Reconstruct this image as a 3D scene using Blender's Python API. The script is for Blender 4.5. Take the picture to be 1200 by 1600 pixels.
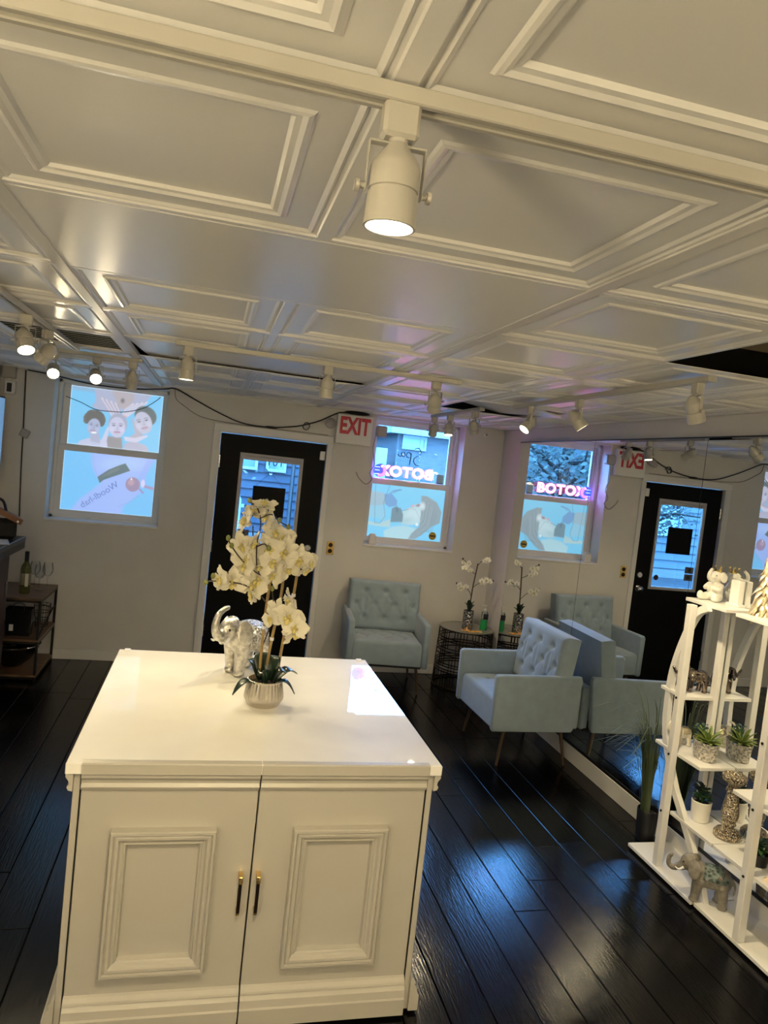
import bpy, math, random
import numpy as np
from mathutils import Vector, Matrix
random.seed(7)
PI = math.pi
S = bpy.context.scene
COL = S.collection
for o in list(bpy.data.objects): bpy.data.objects.remove(o)

# ------------------------------------------------------------------ camera
YAW, PITCH, ROLL, FPX, CAMH = 0.240751994, -0.0588856394, 0.109366215, 1122.55232, 1.88
fw = Vector((math.sin(YAW)*math.cos(PITCH), math.cos(YAW)*math.cos(PITCH), math.sin(PITCH)))
r0 = Vector((math.cos(YAW), -math.sin(YAW), 0)); u0 = r0.cross(fw)
rt = math.cos(ROLL)*r0 + math.sin(ROLL)*u0
up = -math.sin(ROLL)*r0 + math.cos(ROLL)*u0
cd = bpy.data.cameras.new('camera'); cam = bpy.data.objects.new('camera', cd); COL.objects.link(cam)
cam.matrix_world = Matrix(((rt.x, up.x, -fw.x, 0), (rt.y, up.y, -fw.y, 0), (rt.z, up.z, -fw.z, CAMH), (0, 0, 0, 1)))
cd.sensor_fit = 'HORIZONTAL'; cd.sensor_width = 36; cd.lens = FPX*36/1200; cd.clip_start = .02; cd.clip_end = 200
S.camera = cam

# ------------------------------------------------------------------ daylight, exposure
w = bpy.data.worlds.new('sky'); S.world = w; w.use_nodes = True
SKY_STRENGTH = 46.0
bg = w.node_tree.nodes['Background']; bg.inputs[0].default_value = (.12, .42, 1.0, 1); bg.inputs[1].default_value = SKY_STRENGTH
S.view_settings.view_transform = 'Standard'; S.view_settings.look = 'None'
S.view_settings.exposure = 0.0; S.view_settings.gamma = 1; S.view_settings.use_curve_mapping = False
S.cycles.max_bounces = 10; S.cycles.diffuse_bounces = 4; S.cycles.glossy_bounces = 6
S.cycles.transparent_max_bounces = 16; S.cycles.transmission_bounces = 8
S.cycles.sample_clamp_indirect = 30.0; S.cycles.use_denoising = True
S.cycles.caustics_reflective = True; S.cycles.blur_glossy = .2
WARM = (1.0, .81, .48)
SPOT_W = 33.0
LENS_E = 26.0
FILL_GLOBE_E = 160.0
def portal(name, x, y, z, sx, sz):
    l = bpy.data.lights.new(name, 'AREA'); l.shape = 'RECTANGLE'; l.size = sx; l.size_y = sz; l.cycles.is_portal = True
    o = bpy.data.objects.new(name, l); COL.objects.link(o); o.location = (x, y, z); o.rotation_euler = (-PI/2, 0, 0)
portal('window_portal', 1.84, 6.72, 2.05, .8, .56)
portal('door_portal', .51, 6.56, 1.42, .54, .9)

# ------------------------------------------------------------------ materials
def mat(name, col, rough=.5, metal=0., spec=.5, bump=0., bscale=40., var=0., vscale=8., emit=None, estr=0., coat=0., kind='noise', stretch=(1, 1, 1), trans=0., sheen=0., rvar=0., coatr=.03):
    m = bpy.data.materials.new(name); m.use_nodes = True
    nt = m.node_tree; b = nt.nodes['Principled BSDF']; L = nt.links.new
    b.inputs['Base Color'].default_value = (*col, 1); b.inputs['Roughness'].default_value = rough
    b.inputs['Metallic'].default_value = metal; b.inputs['Specular IOR Level'].default_value = spec
    b.inputs['Coat Weight'].default_value = coat; b.inputs['Coat Roughness'].default_value = coatr
    b.inputs['Transmission Weight'].default_value = trans
    b.inputs['Sheen Weight'].default_value = sheen
    if emit: b.inputs['Emission Color'].default_value = (*emit, 1); b.inputs['Emission Strength'].default_value = estr
    if bump or var or rvar:
        tc = nt.nodes.new('ShaderNodeTexCoord'); mp = nt.nodes.new('ShaderNodeMapping'); mp.inputs['Scale'].default_value = stretch
        L(tc.outputs['Object'], mp.inputs[0])
    def tex(sc, detail=3.):
        if kind == 'voronoi':
            t = nt.nodes.new('ShaderNodeTexVoronoi'); t.inputs['Scale'].default_value = sc
            L(mp.outputs[0], t.inputs['Vector']); return t.outputs['Distance']
        if kind == 'wave':
            t = nt.nodes.new('ShaderNodeTexWave'); t.inputs['Scale'].default_value = sc; t.inputs['Distortion'].default_value = 2.
            L(mp.outputs[0], t.inputs['Vector']); return t.outputs['Fac']
        t = nt.nodes.new('ShaderNodeTexNoise'); t.inputs['Scale'].default_value = sc; t.inputs['Detail'].default_value = detail
        L(mp.outputs[0], t.inputs['Vector']); return t.outputs['Fac']
    if var:
        f = tex(vscale); r = nt.nodes.new('ShaderNodeValToRGB')
        r.color_ramp.elements[0].position = .3; r.color_ramp.elements[1].position = .7
        r.color_ramp.elements[0].color = (*[max(0, c*(1-var)) for c in col], 1)
        r.color_ramp.elements[1].color = (*[min(1, c*(1+var)) for c in col], 1)
        L(f, r.inputs[0]); L(r.outputs[0], b.inputs['Base Color'])
    if rvar:
        f = tex(vscale*1.7); mr = nt.nodes.new('ShaderNodeMapRange')
        mr.inputs['To Min'].default_value = max(.02, rough-rvar); mr.inputs['To Max'].default_value = min(1, rough+rvar)
        L(f, mr.inputs['Value']); L(mr.outputs[0], b.inputs['Roughness'])
    if bump:
        f = tex(bscale); bn = nt.nodes.new('ShaderNodeBump'); bn.inputs['Strength'].default_value = bump; bn.inputs['Distance'].default_value = .01
        L(f, bn.inputs['Height']); L(bn.outputs[0], b.inputs['Normal'])
    return m

def glassmat(name, tint=(1, 1, 1), refl=1.0):
    m = bpy.data.materials.new(name); m.use_nodes = True; nt = m.node_tree; L = nt.links.new
    nt.nodes.remove(nt.nodes['Principled BSDF']); out = nt.nodes['Material Output']
    t = nt.nodes.new('ShaderNodeBsdfTransparent'); t.inputs[0].default_value = (*tint, 1)
    g = nt.nodes.new('ShaderNodeBsdfGlossy'); g.inputs['Roughness'].default_value = .01
    fr = nt.nodes.new('ShaderNodeFresnel'); fr.inputs[0].default_value = 1.3
    mx = nt.nodes.new('ShaderNodeMixShader'); mu = nt.nodes.new('ShaderNodeMath'); mu.operation = 'MULTIPLY'; mu.inputs[1].default_value = refl
    L(fr.outputs[0], mu.inputs[0]); L(mu.outputs[0], mx.inputs[0]); L(t.outputs[0], mx.inputs[1]); L(g.outputs[0], mx.inputs[2]); L(mx.outputs[0], out.inputs[0])
    return m

def printmat(name, strength):
    """Back-lit translucent print: the printed colours come from the mesh's colour attribute."""
    m = bpy.data.materials.new(name); m.use_nodes = True; nt = m.node_tree; L = nt.links.new
    b = nt.nodes['Principled BSDF']; a = nt.nodes.new('ShaderNodeVertexColor'); a.layer_name = 'print'
    L(a.outputs[0], b.inputs['Emission Color']); b.inputs['Emission Strength'].default_value = strength  # emission stands in for daylight coming through the film
    b.inputs['Base Color'].default_value = (.12, .13, .14, 1); b.inputs['Roughness'].default_value = .25
    return m

WHITE_WALL = mat('wall_paint', (.62, .60, .57), .6, bump=.08, bscale=60, var=.03, vscale=3)
CEIL = mat('ceiling_gloss', (.84, .825, .80), .33, spec=.5, bump=.05, bscale=55, coat=.25, coatr=.22)
PLENUM = mat('plenum_dark', (.035, .028, .022), .9)
BAR = mat('grid_bar_white', (.74, .72, .69), .4)
TRIM = mat('trim_white', (.70, .69, .67), .4)
FLOORM = [mat('floor_black_%d' % i, c, .175, spec=.26, bump=.10, bscale=9, stretch=(14, 1.2, 1), var=.5, vscale=5, rvar=.06) for i, c in enumerate([(.0025, .0025, .003), (.0032, .003, .0034), (.002, .002, .0022)])]
FLOORB = mat('floor_gap', (.001, .001, .001), .8)
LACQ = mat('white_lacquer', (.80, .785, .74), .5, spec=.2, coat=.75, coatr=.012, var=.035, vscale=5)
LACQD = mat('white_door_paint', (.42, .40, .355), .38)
TOPM = None
BLACKDOOR = mat('black_door_paint', (.0022, .0022, .0026), .5, spec=.12)
BRASS = mat('brass', (.72, .50, .18), .25, 1)
DARKBR = mat('dark_bronze', (.03, .02, .015), .35, .8)
CHROME = mat('chrome', (.75, .75, .75), .15, 1)
STEEL = mat('blackened_steel', (.02, .018, .016), .45, .6)
VELVET = mat('seafoam_velvet', (.265, .335, .385), .75, spec=.25, sheen=.35, bump=.12, bscale=220, var=.06, vscale=14)
PIPE = mat('velvet_seam', (.24, .33, .35), .8)
SHELFW = mat('shelf_white', (.76, .75, .73), .35, var=.03, vscale=6)
LAMPW = mat('lamp_white', (.47, .45, .40), .35)
LENS = mat('lamp_lens_lit', (1, .9, .7), .3, emit=(1.0, .86, .60), estr=LENS_E)
LENSOFF = mat('lamp_lens_off', (.7, .68, .62), .2)
MIRROR = mat('mirror_silver', (.83, .85, .85), .0, 1)
GLASS = glassmat('window_glass')
WATERGLASS = glassmat('drinking_glass', (.95, .96, .96), .8)
SILVER = mat('silver_resin', (.60, .58, .53), .28, .85, bump=.6, bscale=60, var=.25, vscale=60)
SILVERG = mat('silver_blanket', (.50, .49, .47), .3, .8, bump=1.0, bscale=90, kind='voronoi', var=.5, vscale=90)
SILPOT = mat('silver_pot', (.56, .52, .46), .26, .9, bump=.05, bscale=40)
SOIL = mat('soil', (.012, .010, .008), .9, bump=.6, bscale=60)
PETAL = mat('petal_cream', (.86, .81, .66), .55, var=.05, vscale=20, sheen=.1)
PETALW = mat('petal_white', (.84, .83, .78), .55)
PETALP = mat('petal_peach', (.86, .70, .52), .55, var=.1, vscale=18)
LIP = mat('orchid_lip_yellow', (.70, .60, .22), .5)
LIPR = mat('orchid_lip_pink', (.75, .20, .16), .5)
BUD = mat('bud_green', (.22, .24, .06), .5)
LEAFD = mat('leaf_dark', (.012, .028, .016), .28, spec=.6)
LEAFG = mat('leaf_green', (.05, .14, .035), .4)
LEAFL = mat('leaf_lime', (.20, .27, .06), .4)
LEAFB = mat('leaf_bluegreen', (.06, .12, .09), .5)
BAMBOO = mat('bamboo_stake', (.33, .22, .08), .45, var=.25, vscale=12)
STEMB = mat('flower_stem_brown', (.035, .022, .016), .5)
GOLD = mat('gold_leaf', (.64, .55, .36), .34, .6, bump=.3, bscale=60)
GOLDB = mat('bright_gold', (.85, .62, .18), .22, 1)
CERAM = mat('white_ceramic', (.80, .78, .72), .3)
BRONZEM = mat('smoked_mirror_ceramic', (.22, .18, .15), .08, 1)
CARVED = mat('grey_brown_carved', (.23, .21, .18), .55, bump=.5, bscale=45, var=.25, vscale=35)
CARVEDP = mat('carved_blue_inlay', (.13, .17, .16), .4, bump=.9, bscale=60, kind='voronoi', var=.6, vscale=60)
CREAMEL = mat('cream_gilded', (.74, .68, .55), .35, bump=.3, bscale=50)
MERC = mat('mercury_glass', (.50, .43, .33), .2, .95, bump=.9, bscale=120, kind='voronoi', var=.55, vscale=150)
TEXPOT = mat('woven_silver_pot', (.55, .52, .47), .35, .55, bump=1.0, bscale=75, kind='voronoi', var=.35, vscale=75)
TEAL = mat('teal_glass', (.02, .10, .13), .1, spec=.8)
BLACKP = mat('black_plastic', (.008, .008, .009), .35)
DARKFAB = mat('dark_fabric', (.012, .011, .011), .8)
WOODD = mat('dark_wood_top', (.17, .10, .055), .4, var=.4, vscale=6, stretch=(1, 8, 1))
WOODO = mat('brown_leather', (.20, .075, .03), .5)
PAPER = mat('paper_white', (.7, .7, .72), .7)
BOTTLEG = mat('wine_bottle_glass', (.16, .17, .05), .06, spec=.7, trans=.55)
CREAMLBL = mat('cream_label', (.72, .70, .62), .6)
REDL = mat('exit_red', (.50, .008, .03), .4)
SIGNW = mat('sign_white', (.72, .71, .68), .45)
GREYP = mat('grey_plastic', (.42, .40, .40), .5)
NEONP = mat('neon_pink', (1, .3, .5), .3, emit=(1.0, .13, .32), estr=11)
NEONV = mat('neon_magenta', (1, .2, .9), .3, emit=(1.0, .05, .75), estr=9)
NEONB = mat('neon_blue', (.05, .1, 1), .3, emit=(.02, .06, .95), estr=2.2)
NEONO = mat('unlit_script_tube', (.012, .022, .028), .3)
ACRYL = glassmat('clear_backing', (.90, .94, .97))
YELLOW = mat('amber_sticker', (.48, .30, .02), .5)
GREENL = mat('green_gel', (.03, .42, .12), .1, trans=.3)
ORANGE = mat('orange_card', (.85, .45, .10), .5)
PINKP = mat('pink_ceramic', (.75, .50, .45), .4)
GRASSM = mat('reed_grass', (.075, .10, .045), .5)
SCREEN = None

# ------------------------------------------------------------------ mesh builder
class MB:
    def __init__(s): s.v = []; s.f = []
    def add(s, vs, fs, M=None):
        n = len(s.v)
        if M is not None: vs = [tuple(M @ Vector(v)) for v in vs]
        s.v += [tuple(v) for v in vs]; s.f += [tuple(i+n for i in f) for f in fs]; return s
    def box(s, x0, x1, y0, y1, z0, z1, b=0., M=None):
        if b <= 0:
            vs = [(x, y, z) for x in (x0, x1) for y in (y0, y1) for z in (z0, z1)]
            return s.add(vs, [(0, 1, 3, 2), (4, 6, 7, 5), (0, 4, 5, 1), (2, 3, 7, 6), (0, 2, 6, 4), (1, 5, 7, 3)], M)
        b = min(b, .49*(x1-x0), .49*(y1-y0), .49*(z1-z0))
        lo = (x0, y0, z0); hi = (x1, y1, z1); vs = []; idx = {}
        for sx in (0, 1):
            for sy in (0, 1):
                for sz in (0, 1):
                    sg = (sx, sy, sz)
                    for a in range(3):
                        p = [0, 0, 0]
                        for k in range(3):
                            e = hi[k] if sg[k] else lo[k]
                            p[k] = e if k == a else (e-b if sg[k] else e+b)
                        idx[(sx, sy, sz, a)] = len(vs); vs.append(tuple(p))
        fs = []
        for a in range(3):
            o1, o2 = [k for k in range(3) if k != a]
            for sa in (0, 1):
                q = []
                for (p, r) in ((0, 0), (1, 0), (1, 1), (0, 1)):
                    sg = [0, 0, 0]; sg[a] = sa; sg[o1] = p; sg[o2] = r; q.append(idx[(*sg, a)])
                fs.append(tuple(q))
        for a in range(3):
            o1, o2 = [k for k in range(3) if k != a]
            for p in (0, 1):
                for r in (0, 1):
                    sg = [0, 0, 0]; sg[o1] = p; sg[o2] = r
                    A = list(sg); A[a] = 0; B = list(sg); B[a] = 1
                    fs.append((idx[(*A, o1)], idx[(*B, o1)], idx[(*B, o2)], idx[(*A, o2)]))
        for sx in (0, 1):
            for sy in (0, 1):
                for sz in (0, 1): fs.append(tuple(idx[(sx, sy, sz, a)] for a in range(3)))
        return s.add(vs, fs, M)
    def ring_loft(s, rings, cap0=True, cap1=True, close=True, M=None):
        n = len(rings[0]); vs = [p for r in rings for p in r]; fs = []
        for i in range(len(rings)-1):
            for j in range(n if close else n-1):
                k = (j+1) % n; fs.append((i*n+j, i*n+k, (i+1)*n+k, (i+1)*n+j))
        if cap0: fs.append(tuple(range(n))[::-1])
        if cap1: fs.append(tuple((len(rings)-1)*n+j for j in range(n)))
        return s.add(vs, fs, M)
    def lathe(s, prof, seg=24, M=None, cap0=True, cap1=True, sx=1., sy=1., rib=0., nrib=0):
        rings = []
        for r, z in prof:
            ring = []
            for j in range(seg):
                a = 2*PI*j/seg; q = max(r, 1e-4)*(1+(rib*(1 if j % 2 else -1) if nrib else 0))
                ring.append((q*math.cos(a)*sx, q*math.sin(a)*sy, z))
            rings.append(ring)
        return s.ring_loft(rings, cap0, cap1, True, M)
    def tube(s, path, r, seg=8, M=None, caps=True, flat=1.):
        path = [Vector(p) for p in path]; n = len(path)
        rr = [float(q) for q in r] if hasattr(r, '__len__') else [r]*n
        rings = []; nrm = None
        for i in range(n):
            t = (path[min(i+1, n-1)]-path[max(i-1, 0)])
            t = t.normalized() if t.length > 1e-9 else Vector((0, 0, 1))
            if nrm is None:
                nrm = t.cross(Vector((0, 0, 1)) if abs(t.z) < .9 else Vector((1, 0, 0))).normalized()
            else:
                nrm = (nrm - t*nrm.dot(t)); nrm = nrm.normalized() if nrm.length > 1e-9 else t.orthogonal().normalized()
            bn = t.cross(nrm)
            rings.append([tuple(path[i]+rr[i]*(math.cos(2*PI*j/seg)*nrm+math.sin(2*PI*j/seg)*bn*flat)) for j in range(seg)])
        return s.ring_loft(rings, caps, caps, True, M)
    def ellip(s, c, r, seg=16, rows=10, M=None):
        vs = [(c[0], c[1], c[2]-r[2])]
        for i in range(1, rows):
            a = -PI/2+PI*i/rows
            for j in range(seg):
                b = 2*PI*j/seg; vs.append((c[0]+r[0]*math.cos(a)*math.cos(b), c[1]+r[1]*math.cos(a)*math.sin(b), c[2]+r[2]*math.sin(a)))
        vs.append((c[0], c[1], c[2]+r[2])); fs = []
        for j in range(seg): fs.append((0, 1+(j+1) % seg, 1+j))
        for i in range(rows-2):
            for j in range(seg):
                k = (j+1) % seg; fs.append((1+i*seg+j, 1+i*seg+k, 1+(i+1)*seg+k, 1+(i+1)*seg+j))
        t = len(vs)-1; q = 1+(rows-2)*seg
        for j in range(seg): fs.append((t, q+j, q+(j+1) % seg))
        return s.add(vs, fs, M)
    def prism(s, poly, axis, a0, a1, M=None):
        """poly of 2D points extruded along axis 0/1/2 from a0 to a1."""
        def p3(p, a):
            q = [0, 0, 0]; q[axis] = a; o = [k for k in range(3) if k != axis]; q[o[0]], q[o[1]] = p; return tuple(q)
        n = len(poly); vs = [p3(p, a0) for p in poly]+[p3(p, a1) for p in poly]
        fs = [tuple(range(n)), tuple(range(2*n-1, n-1, -1))]+[(j, j+n, (j+1) % n+n, (j+1) % n) for j in range(n)]
        return s.add(vs, fs, M)
    def frame(s, x0, x1, z0, z1, prof, M=None):
        """mitred picture-frame moulding in the XZ plane; prof = [(inset, y)]"""
        rings = []
        for ins, y in prof:
            rings.append([(x0+ins, y, z0+ins), (x1-ins, y, z0+ins), (x1-ins, y, z1-ins), (x0+ins, y, z1-ins)])
        return s.ring_loft(rings, False, False, True, M)
    def mesh(s, name, smooth=40):
        me = bpy.data.meshes.new(name); me.from_pydata(s.v, [], s.f); me.validate()
        import bmesh
        bm = bmesh.new(); bm.from_mesh(me); bmesh.ops.recalc_face_normals(bm, faces=bm.faces); bm.to_mesh(me); bm.free()
        if smooth:
            for p in me.polygons: p.use_smooth = True
            me.set_sharp_from_angle(angle=math.radians(smooth))
        return me
    def build(s, name, m, parent=None, smooth=40, loc=None, rot=None):
        return link(name, s.mesh(name, smooth), m, parent, loc, rot)

def link(name, me, m=None, parent=None, loc=None, rot=None, scale=None):
    o = bpy.data.objects.new(name, me); COL.objects.link(o)
    if m is not None and me is not None and len(me.materials) == 0: me.materials.append(m)
    if parent is not None: o.parent = parent
    if loc is not None: o.location = loc
    if rot is not None: o.rotation_euler = rot
    if scale is not None: o.scale = scale if hasattr(scale, '__len__') else (scale,)*3
    return o
def tag(o, label, cat, group=None, kind=None):
    o['label'] = label; o['category'] = cat
    if group: o['group'] = group
    if kind: o['kind'] = kind
    return o
def thing(name, label, cat, loc=(0, 0, 0), rz=0., group=None):
    o = bpy.data.objects.new(name, None); COL.objects.link(o); o.location = loc; o.rotation_euler = (0, 0, rz); o.empty_display_size = .05
    return tag(o, label, cat, group)
def struct(name, mb, m, parent=None, smooth=0):
    o = mb.build(name, m, parent, smooth); o['kind'] = 'structure'; return o
def copy_tree(o, parent=None):
    c = o.copy(); COL.objects.link(c)
    if parent is not None: c.parent = parent
    for ch in list(o.children): copy_tree(ch, c)
    return c
def bez(p, n=12):
    """Catmull-Rom through the points"""
    P = [Vector(q) for q in p]; P = [2*P[0]-P[1]]+P+[2*P[-1]-P[-2]]; out = []
    for i in range(1, len(P)-2):
        for k in range(n):
            t = k/n; a, b, c, d = P[i-1:i+3]
            out.append(.5*((2*b)+(c-a)*t+(2*a-5*b+4*c-d)*t*t+(3*b-a-3*c+d)*t**3))
    out.append(P[-2]); return out
def text_mesh(name, body, size, depth=.002, outline=0., sx=1., spacing=1., bold=0.):
    cu = bpy.data.curves.new(name, 'FONT'); cu.body = body; cu.size = size; cu.align_x = 'CENTER'; cu.align_y = 'CENTER'; cu.space_character = spacing
    cu.resolution_u = 4; cu.offset = bold
    if outline: cu.fill_mode = 'NONE'; cu.bevel_depth = outline; cu.bevel_resolution = 1
    else: cu.extrude = depth/2
    o = bpy.data.objects.new(name, cu); COL.objects.link(o)
    me = bpy.data.meshes.new_from_object(o.evaluated_get(bpy.context.evaluated_depsgraph_get()))
    bpy.data.objects.remove(o); bpy.data.curves.remove(cu); me.name = name
    for v in me.vertices: v.co.x *= sx
    return me
def at_frame(ax, ay, az, loc):
    M = Matrix.Identity(4)
    for i, a in enumerate((ax, ay, az)):
        a = Vector(a)
        for k in range(3): M[k][i] = a[k]
    for k in range(3): M[k][3] = loc[k]
    return M
# ================================================================== ROOM SHELL
XL, XR, YF, YB, ZC = -1.70, 2.66, 6.40, -2.6, 2.37
W1 = (-1.30, -.40, 1.17, 2.345); W2 = (1.41, 2.27, 1.175, 2.358); DR = (.055, .985, 0., 2.05)
m = MB()
for a, b in ((XL-.05, W1[0]), (W1[1], DR[0]), (DR[1], W2[0]), (W2[1], XR+.06)): m.box(a, b, YF, YF+.3, 0, 2.55)
for q in (W1, W2, DR):
    if q[2] > 0: m.box(q[0], q[1], YF, YF+.3, 0, q[2])
    m.box(q[0], q[1], YF, YF+.3, q[3], 2.55)
struct('wall_far', m, WHITE_WALL)
struct('wall_left', MB().box(XL-.05, XL, YB, YF, 0, 2.55), WHITE_WALL)
struct('wall_right', MB().box(XR, XR+.06, YB, YF, 0, 2.55), WHITE_WALL)
struct('wall_back', MB().box(XL-.05, XR+.06, YB-.05, YB, 0, 2.55), WHITE_WALL)
floor = struct('floor', MB().box(XL-.05, XR+.06, YB-.05, YF+.3, -.06, -.016), FLOORB)
rnd = random.Random(3)
PW = .1655
lens = (1.1, 1.45, 1.8, 2.2)
pm = {}
for L in lens:
    for k in range(3):
        pm[L, k] = MB().box(-PW/2+.0018, PW/2-.0018, -L/2+.0012, L/2-.0012, -.015, 0, .0022).mesh('plank', 0); pm[L, k].materials.append(FLOORM[k])
x = 1.313-PW*19+PW/2
while x < XR+.02:
    y = YB-rnd.uniform(.1, 1.4)
    while y < YF+.1:
        L = rnd.choice(lens)
        if x-PW/2 > XL-.13:
            o = link('plank', pm[L, rnd.randrange(3)], None, floor, (x, y+L/2, rnd.uniform(-.0006, .0006)), (rnd.uniform(-.0006, .0006), rnd.uniform(-.004, .004), 0))
        y += L
    x += PW
# ---- ceiling: dark plenum slab, pressed tiles, grid bars
ceiling = struct('ceiling', MB().box(XL-.05, XR+.06, YB-.05, YF+.3, 2.50, 2.55), PLENUM)
T = .67
def tile_rings(w, d, z=0., x0=0., y0=0.):
    prof = [(.0, .0), (.016, 0), (.019, .007), (.026, .010), (.032, .004), (.040, .012), (.092, .012), (.097, .006), (.104, .003), (.112, .010), (.122, .012), (.128, .022)]
    return [[(x0+i, y0+i, z+h*.62), (x0+w-i, y0+i, z+h*.62), (x0+w-i, y0+d-i, z+h*.62), (x0+i, y0+d-i, z+h*.62)] for i, h in prof]
def tile_mesh(nm, nx=1, flat=False, w=T):
    mb = MB(); W_ = w*nx-.006; D_ = T-.009
    if flat: mb.box(0, W_, 0, D_, 0, .004, .001)
    else:
        for k in range(nx):
            mb.ring_loft(tile_rings(W_/nx, D_, 0, k*W_/nx, 0), False, True)
        mb.ring_loft([[(0, 0, .003), (W_, 0, .003), (W_, D_, .003), (0, D_, .003)], [(0, 0, 0), (W_, 0, 0), (W_, D_, 0), (0, D_, 0)]], False, False)
    me = mb.mesh(nm, 0); me.materials.append(CEIL); return me
TD = tile_mesh('tile', 2); TS = tile_mesh('tile', 1); TF = tile_mesh('tile', 2, True); TN = tile_mesh('tile', 1, False, .43)
BX = [-1.82, -.475, .87, 2.215]
rows = [.30+T*k for k in range(-1, 10)]
for y in rows:
    for bx in BX:
        skipx = []
        if y > 6.2: continue
        if bx == 2.215:
            link('tile', TN, None, ceiling, (bx+.012, y+.002, ZC)); continue
        if bx == -1.82:
            if abs(y-3.65) > .01: link('tile', TS, None, ceiling, (bx+T+.002, y+.002, ZC))
            if y > 3.0: link('tile', TS, None, ceiling, (bx+.13, y+.002, ZC+.001))
            else: link('tile', TS, None, ceiling, (bx+.13, y+.002, ZC+.001))
            continue
        if bx == .87:
            hole1 = abs(y-1.64) < .01; hole2 = abs(y-4.32) < .01
            link('tile', TS, None, ceiling, (bx+.004, y+.002, ZC))
            if not (hole1 or hole2): link('tile', TS, None, ceiling, (bx+T+.004, y+.002, ZC))
            continue
        if abs(y-1.64) < .01: link('tile', TF, None, ceiling, (bx+.002, y+.002, ZC))
        elif abs(y-3.65) < .01: link('tile', TF, None, ceiling, (bx+.012, y+.135, ZC+.016), (0, 0, -.085))
        else: link('tile', TD, None, ceiling, (bx+.002, y+.002, ZC))
o = MB().box(XL, XR, YB, rows[0], ZC, ZC+.02).build('ceiling_board', CEIL, ceiling, 0)
o = MB().box(XL, XR, rows[-1]-.03+.06, YF+.02, ZC+.001, ZC+.02).build('ceiling_board', CEIL, ceiling, 0)
for x_, w_ in ((-.475, .034), (.87, .034), (2.215, .024), (-1.147, .012)):
    MB().box(x_-w_/2, x_+w_/2, rows[0], YF-.001, ZC-.004, ZC+.02, .001).build('grid_bar', BAR, ceiling, 0)
# tilted lifted tile over the first gap, and dark duct board over the second
MB().box(1.56, 2.2, 1.66, 2.27, 2.455, 2.467).build('duct_board', mat('duct_board', (.16, .12, .07), .7), ceiling, 0, None)
MB().box(1.60, 2.1, 4.40, 4.95, 2.45, 2.462).build('duct_board', PLENUM, ceiling, 0)
o = MB().box(-.3, .3, -.33, .33, 0, .012, .002).build('lifted_tile', CEIL, ceiling, 0, (1.85, 4.66, 2.40), (.06, .10, .28))
gv = thing('ceiling_grille', 'white slotted air grille in the ceiling above the short lamp rail', 'vent', (-.812, 3.985, ZC))
MB().box(-.325, .325, -.325, -.285, -.003, .012, .002).box(-.325, .325, .285, .325, -.003, .012, .002).box(-.325, -.285, -.285, .285, -.003, .012, .002).box(.285, .325, -.285, .285, -.003, .012, .002).build('frame', BAR, gv, 0)
MB().box(-.3, .3, -.3, .3, .05, .06).build('duct_back', PLENUM, gv, 0)
sl = MB().box(-.287, .287, -.016, .016, -.001, .001).mesh('slat', 0); sl.materials.append(BAR)
for k in range(8): link('slat', sl, None, gv, (0, -.25+.0714*k, .014), (.15, 0, 0))
# ---- baseboards, trims
struct('baseboard_far', MB().box(XL, DR[0]-.07, YF-.016, YF, 0, .088, .004), TRIM)
struct('baseboard_far.001', MB().box(DR[1]+.07, XR, YF-.016, YF, 0, .088, .004), TRIM)
struct('baseboard_right', MB().box(2.598, XR, YB, YF-.02, 0, .111, .003), TRIM)
struct('baseboard_left', MB().box(XL, XL+.015, YB, YF, 0, .088, .003), TRIM)
struct('trim_1', MB().box(DR[0]-.065, DR[0]+.002, YF-.018, YF+.02, 0, 2.118, .004).box(DR[1]-.002, DR[1]+.05, YF-.018, YF+.02, 0, 2.118, .004).box(DR[0]-.065, DR[1]+.05, YF-.022, YF+.02, 2.048, 2.122, .004), TRIM)
struct('trim_2', MB().box(2.601, XR, YB, 5.87, .112, .131), BLACKP)
struct('trim_3', MB().box(2.598, XR, YB, 5.88, 2.242, 2.249), BLACKP)

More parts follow.
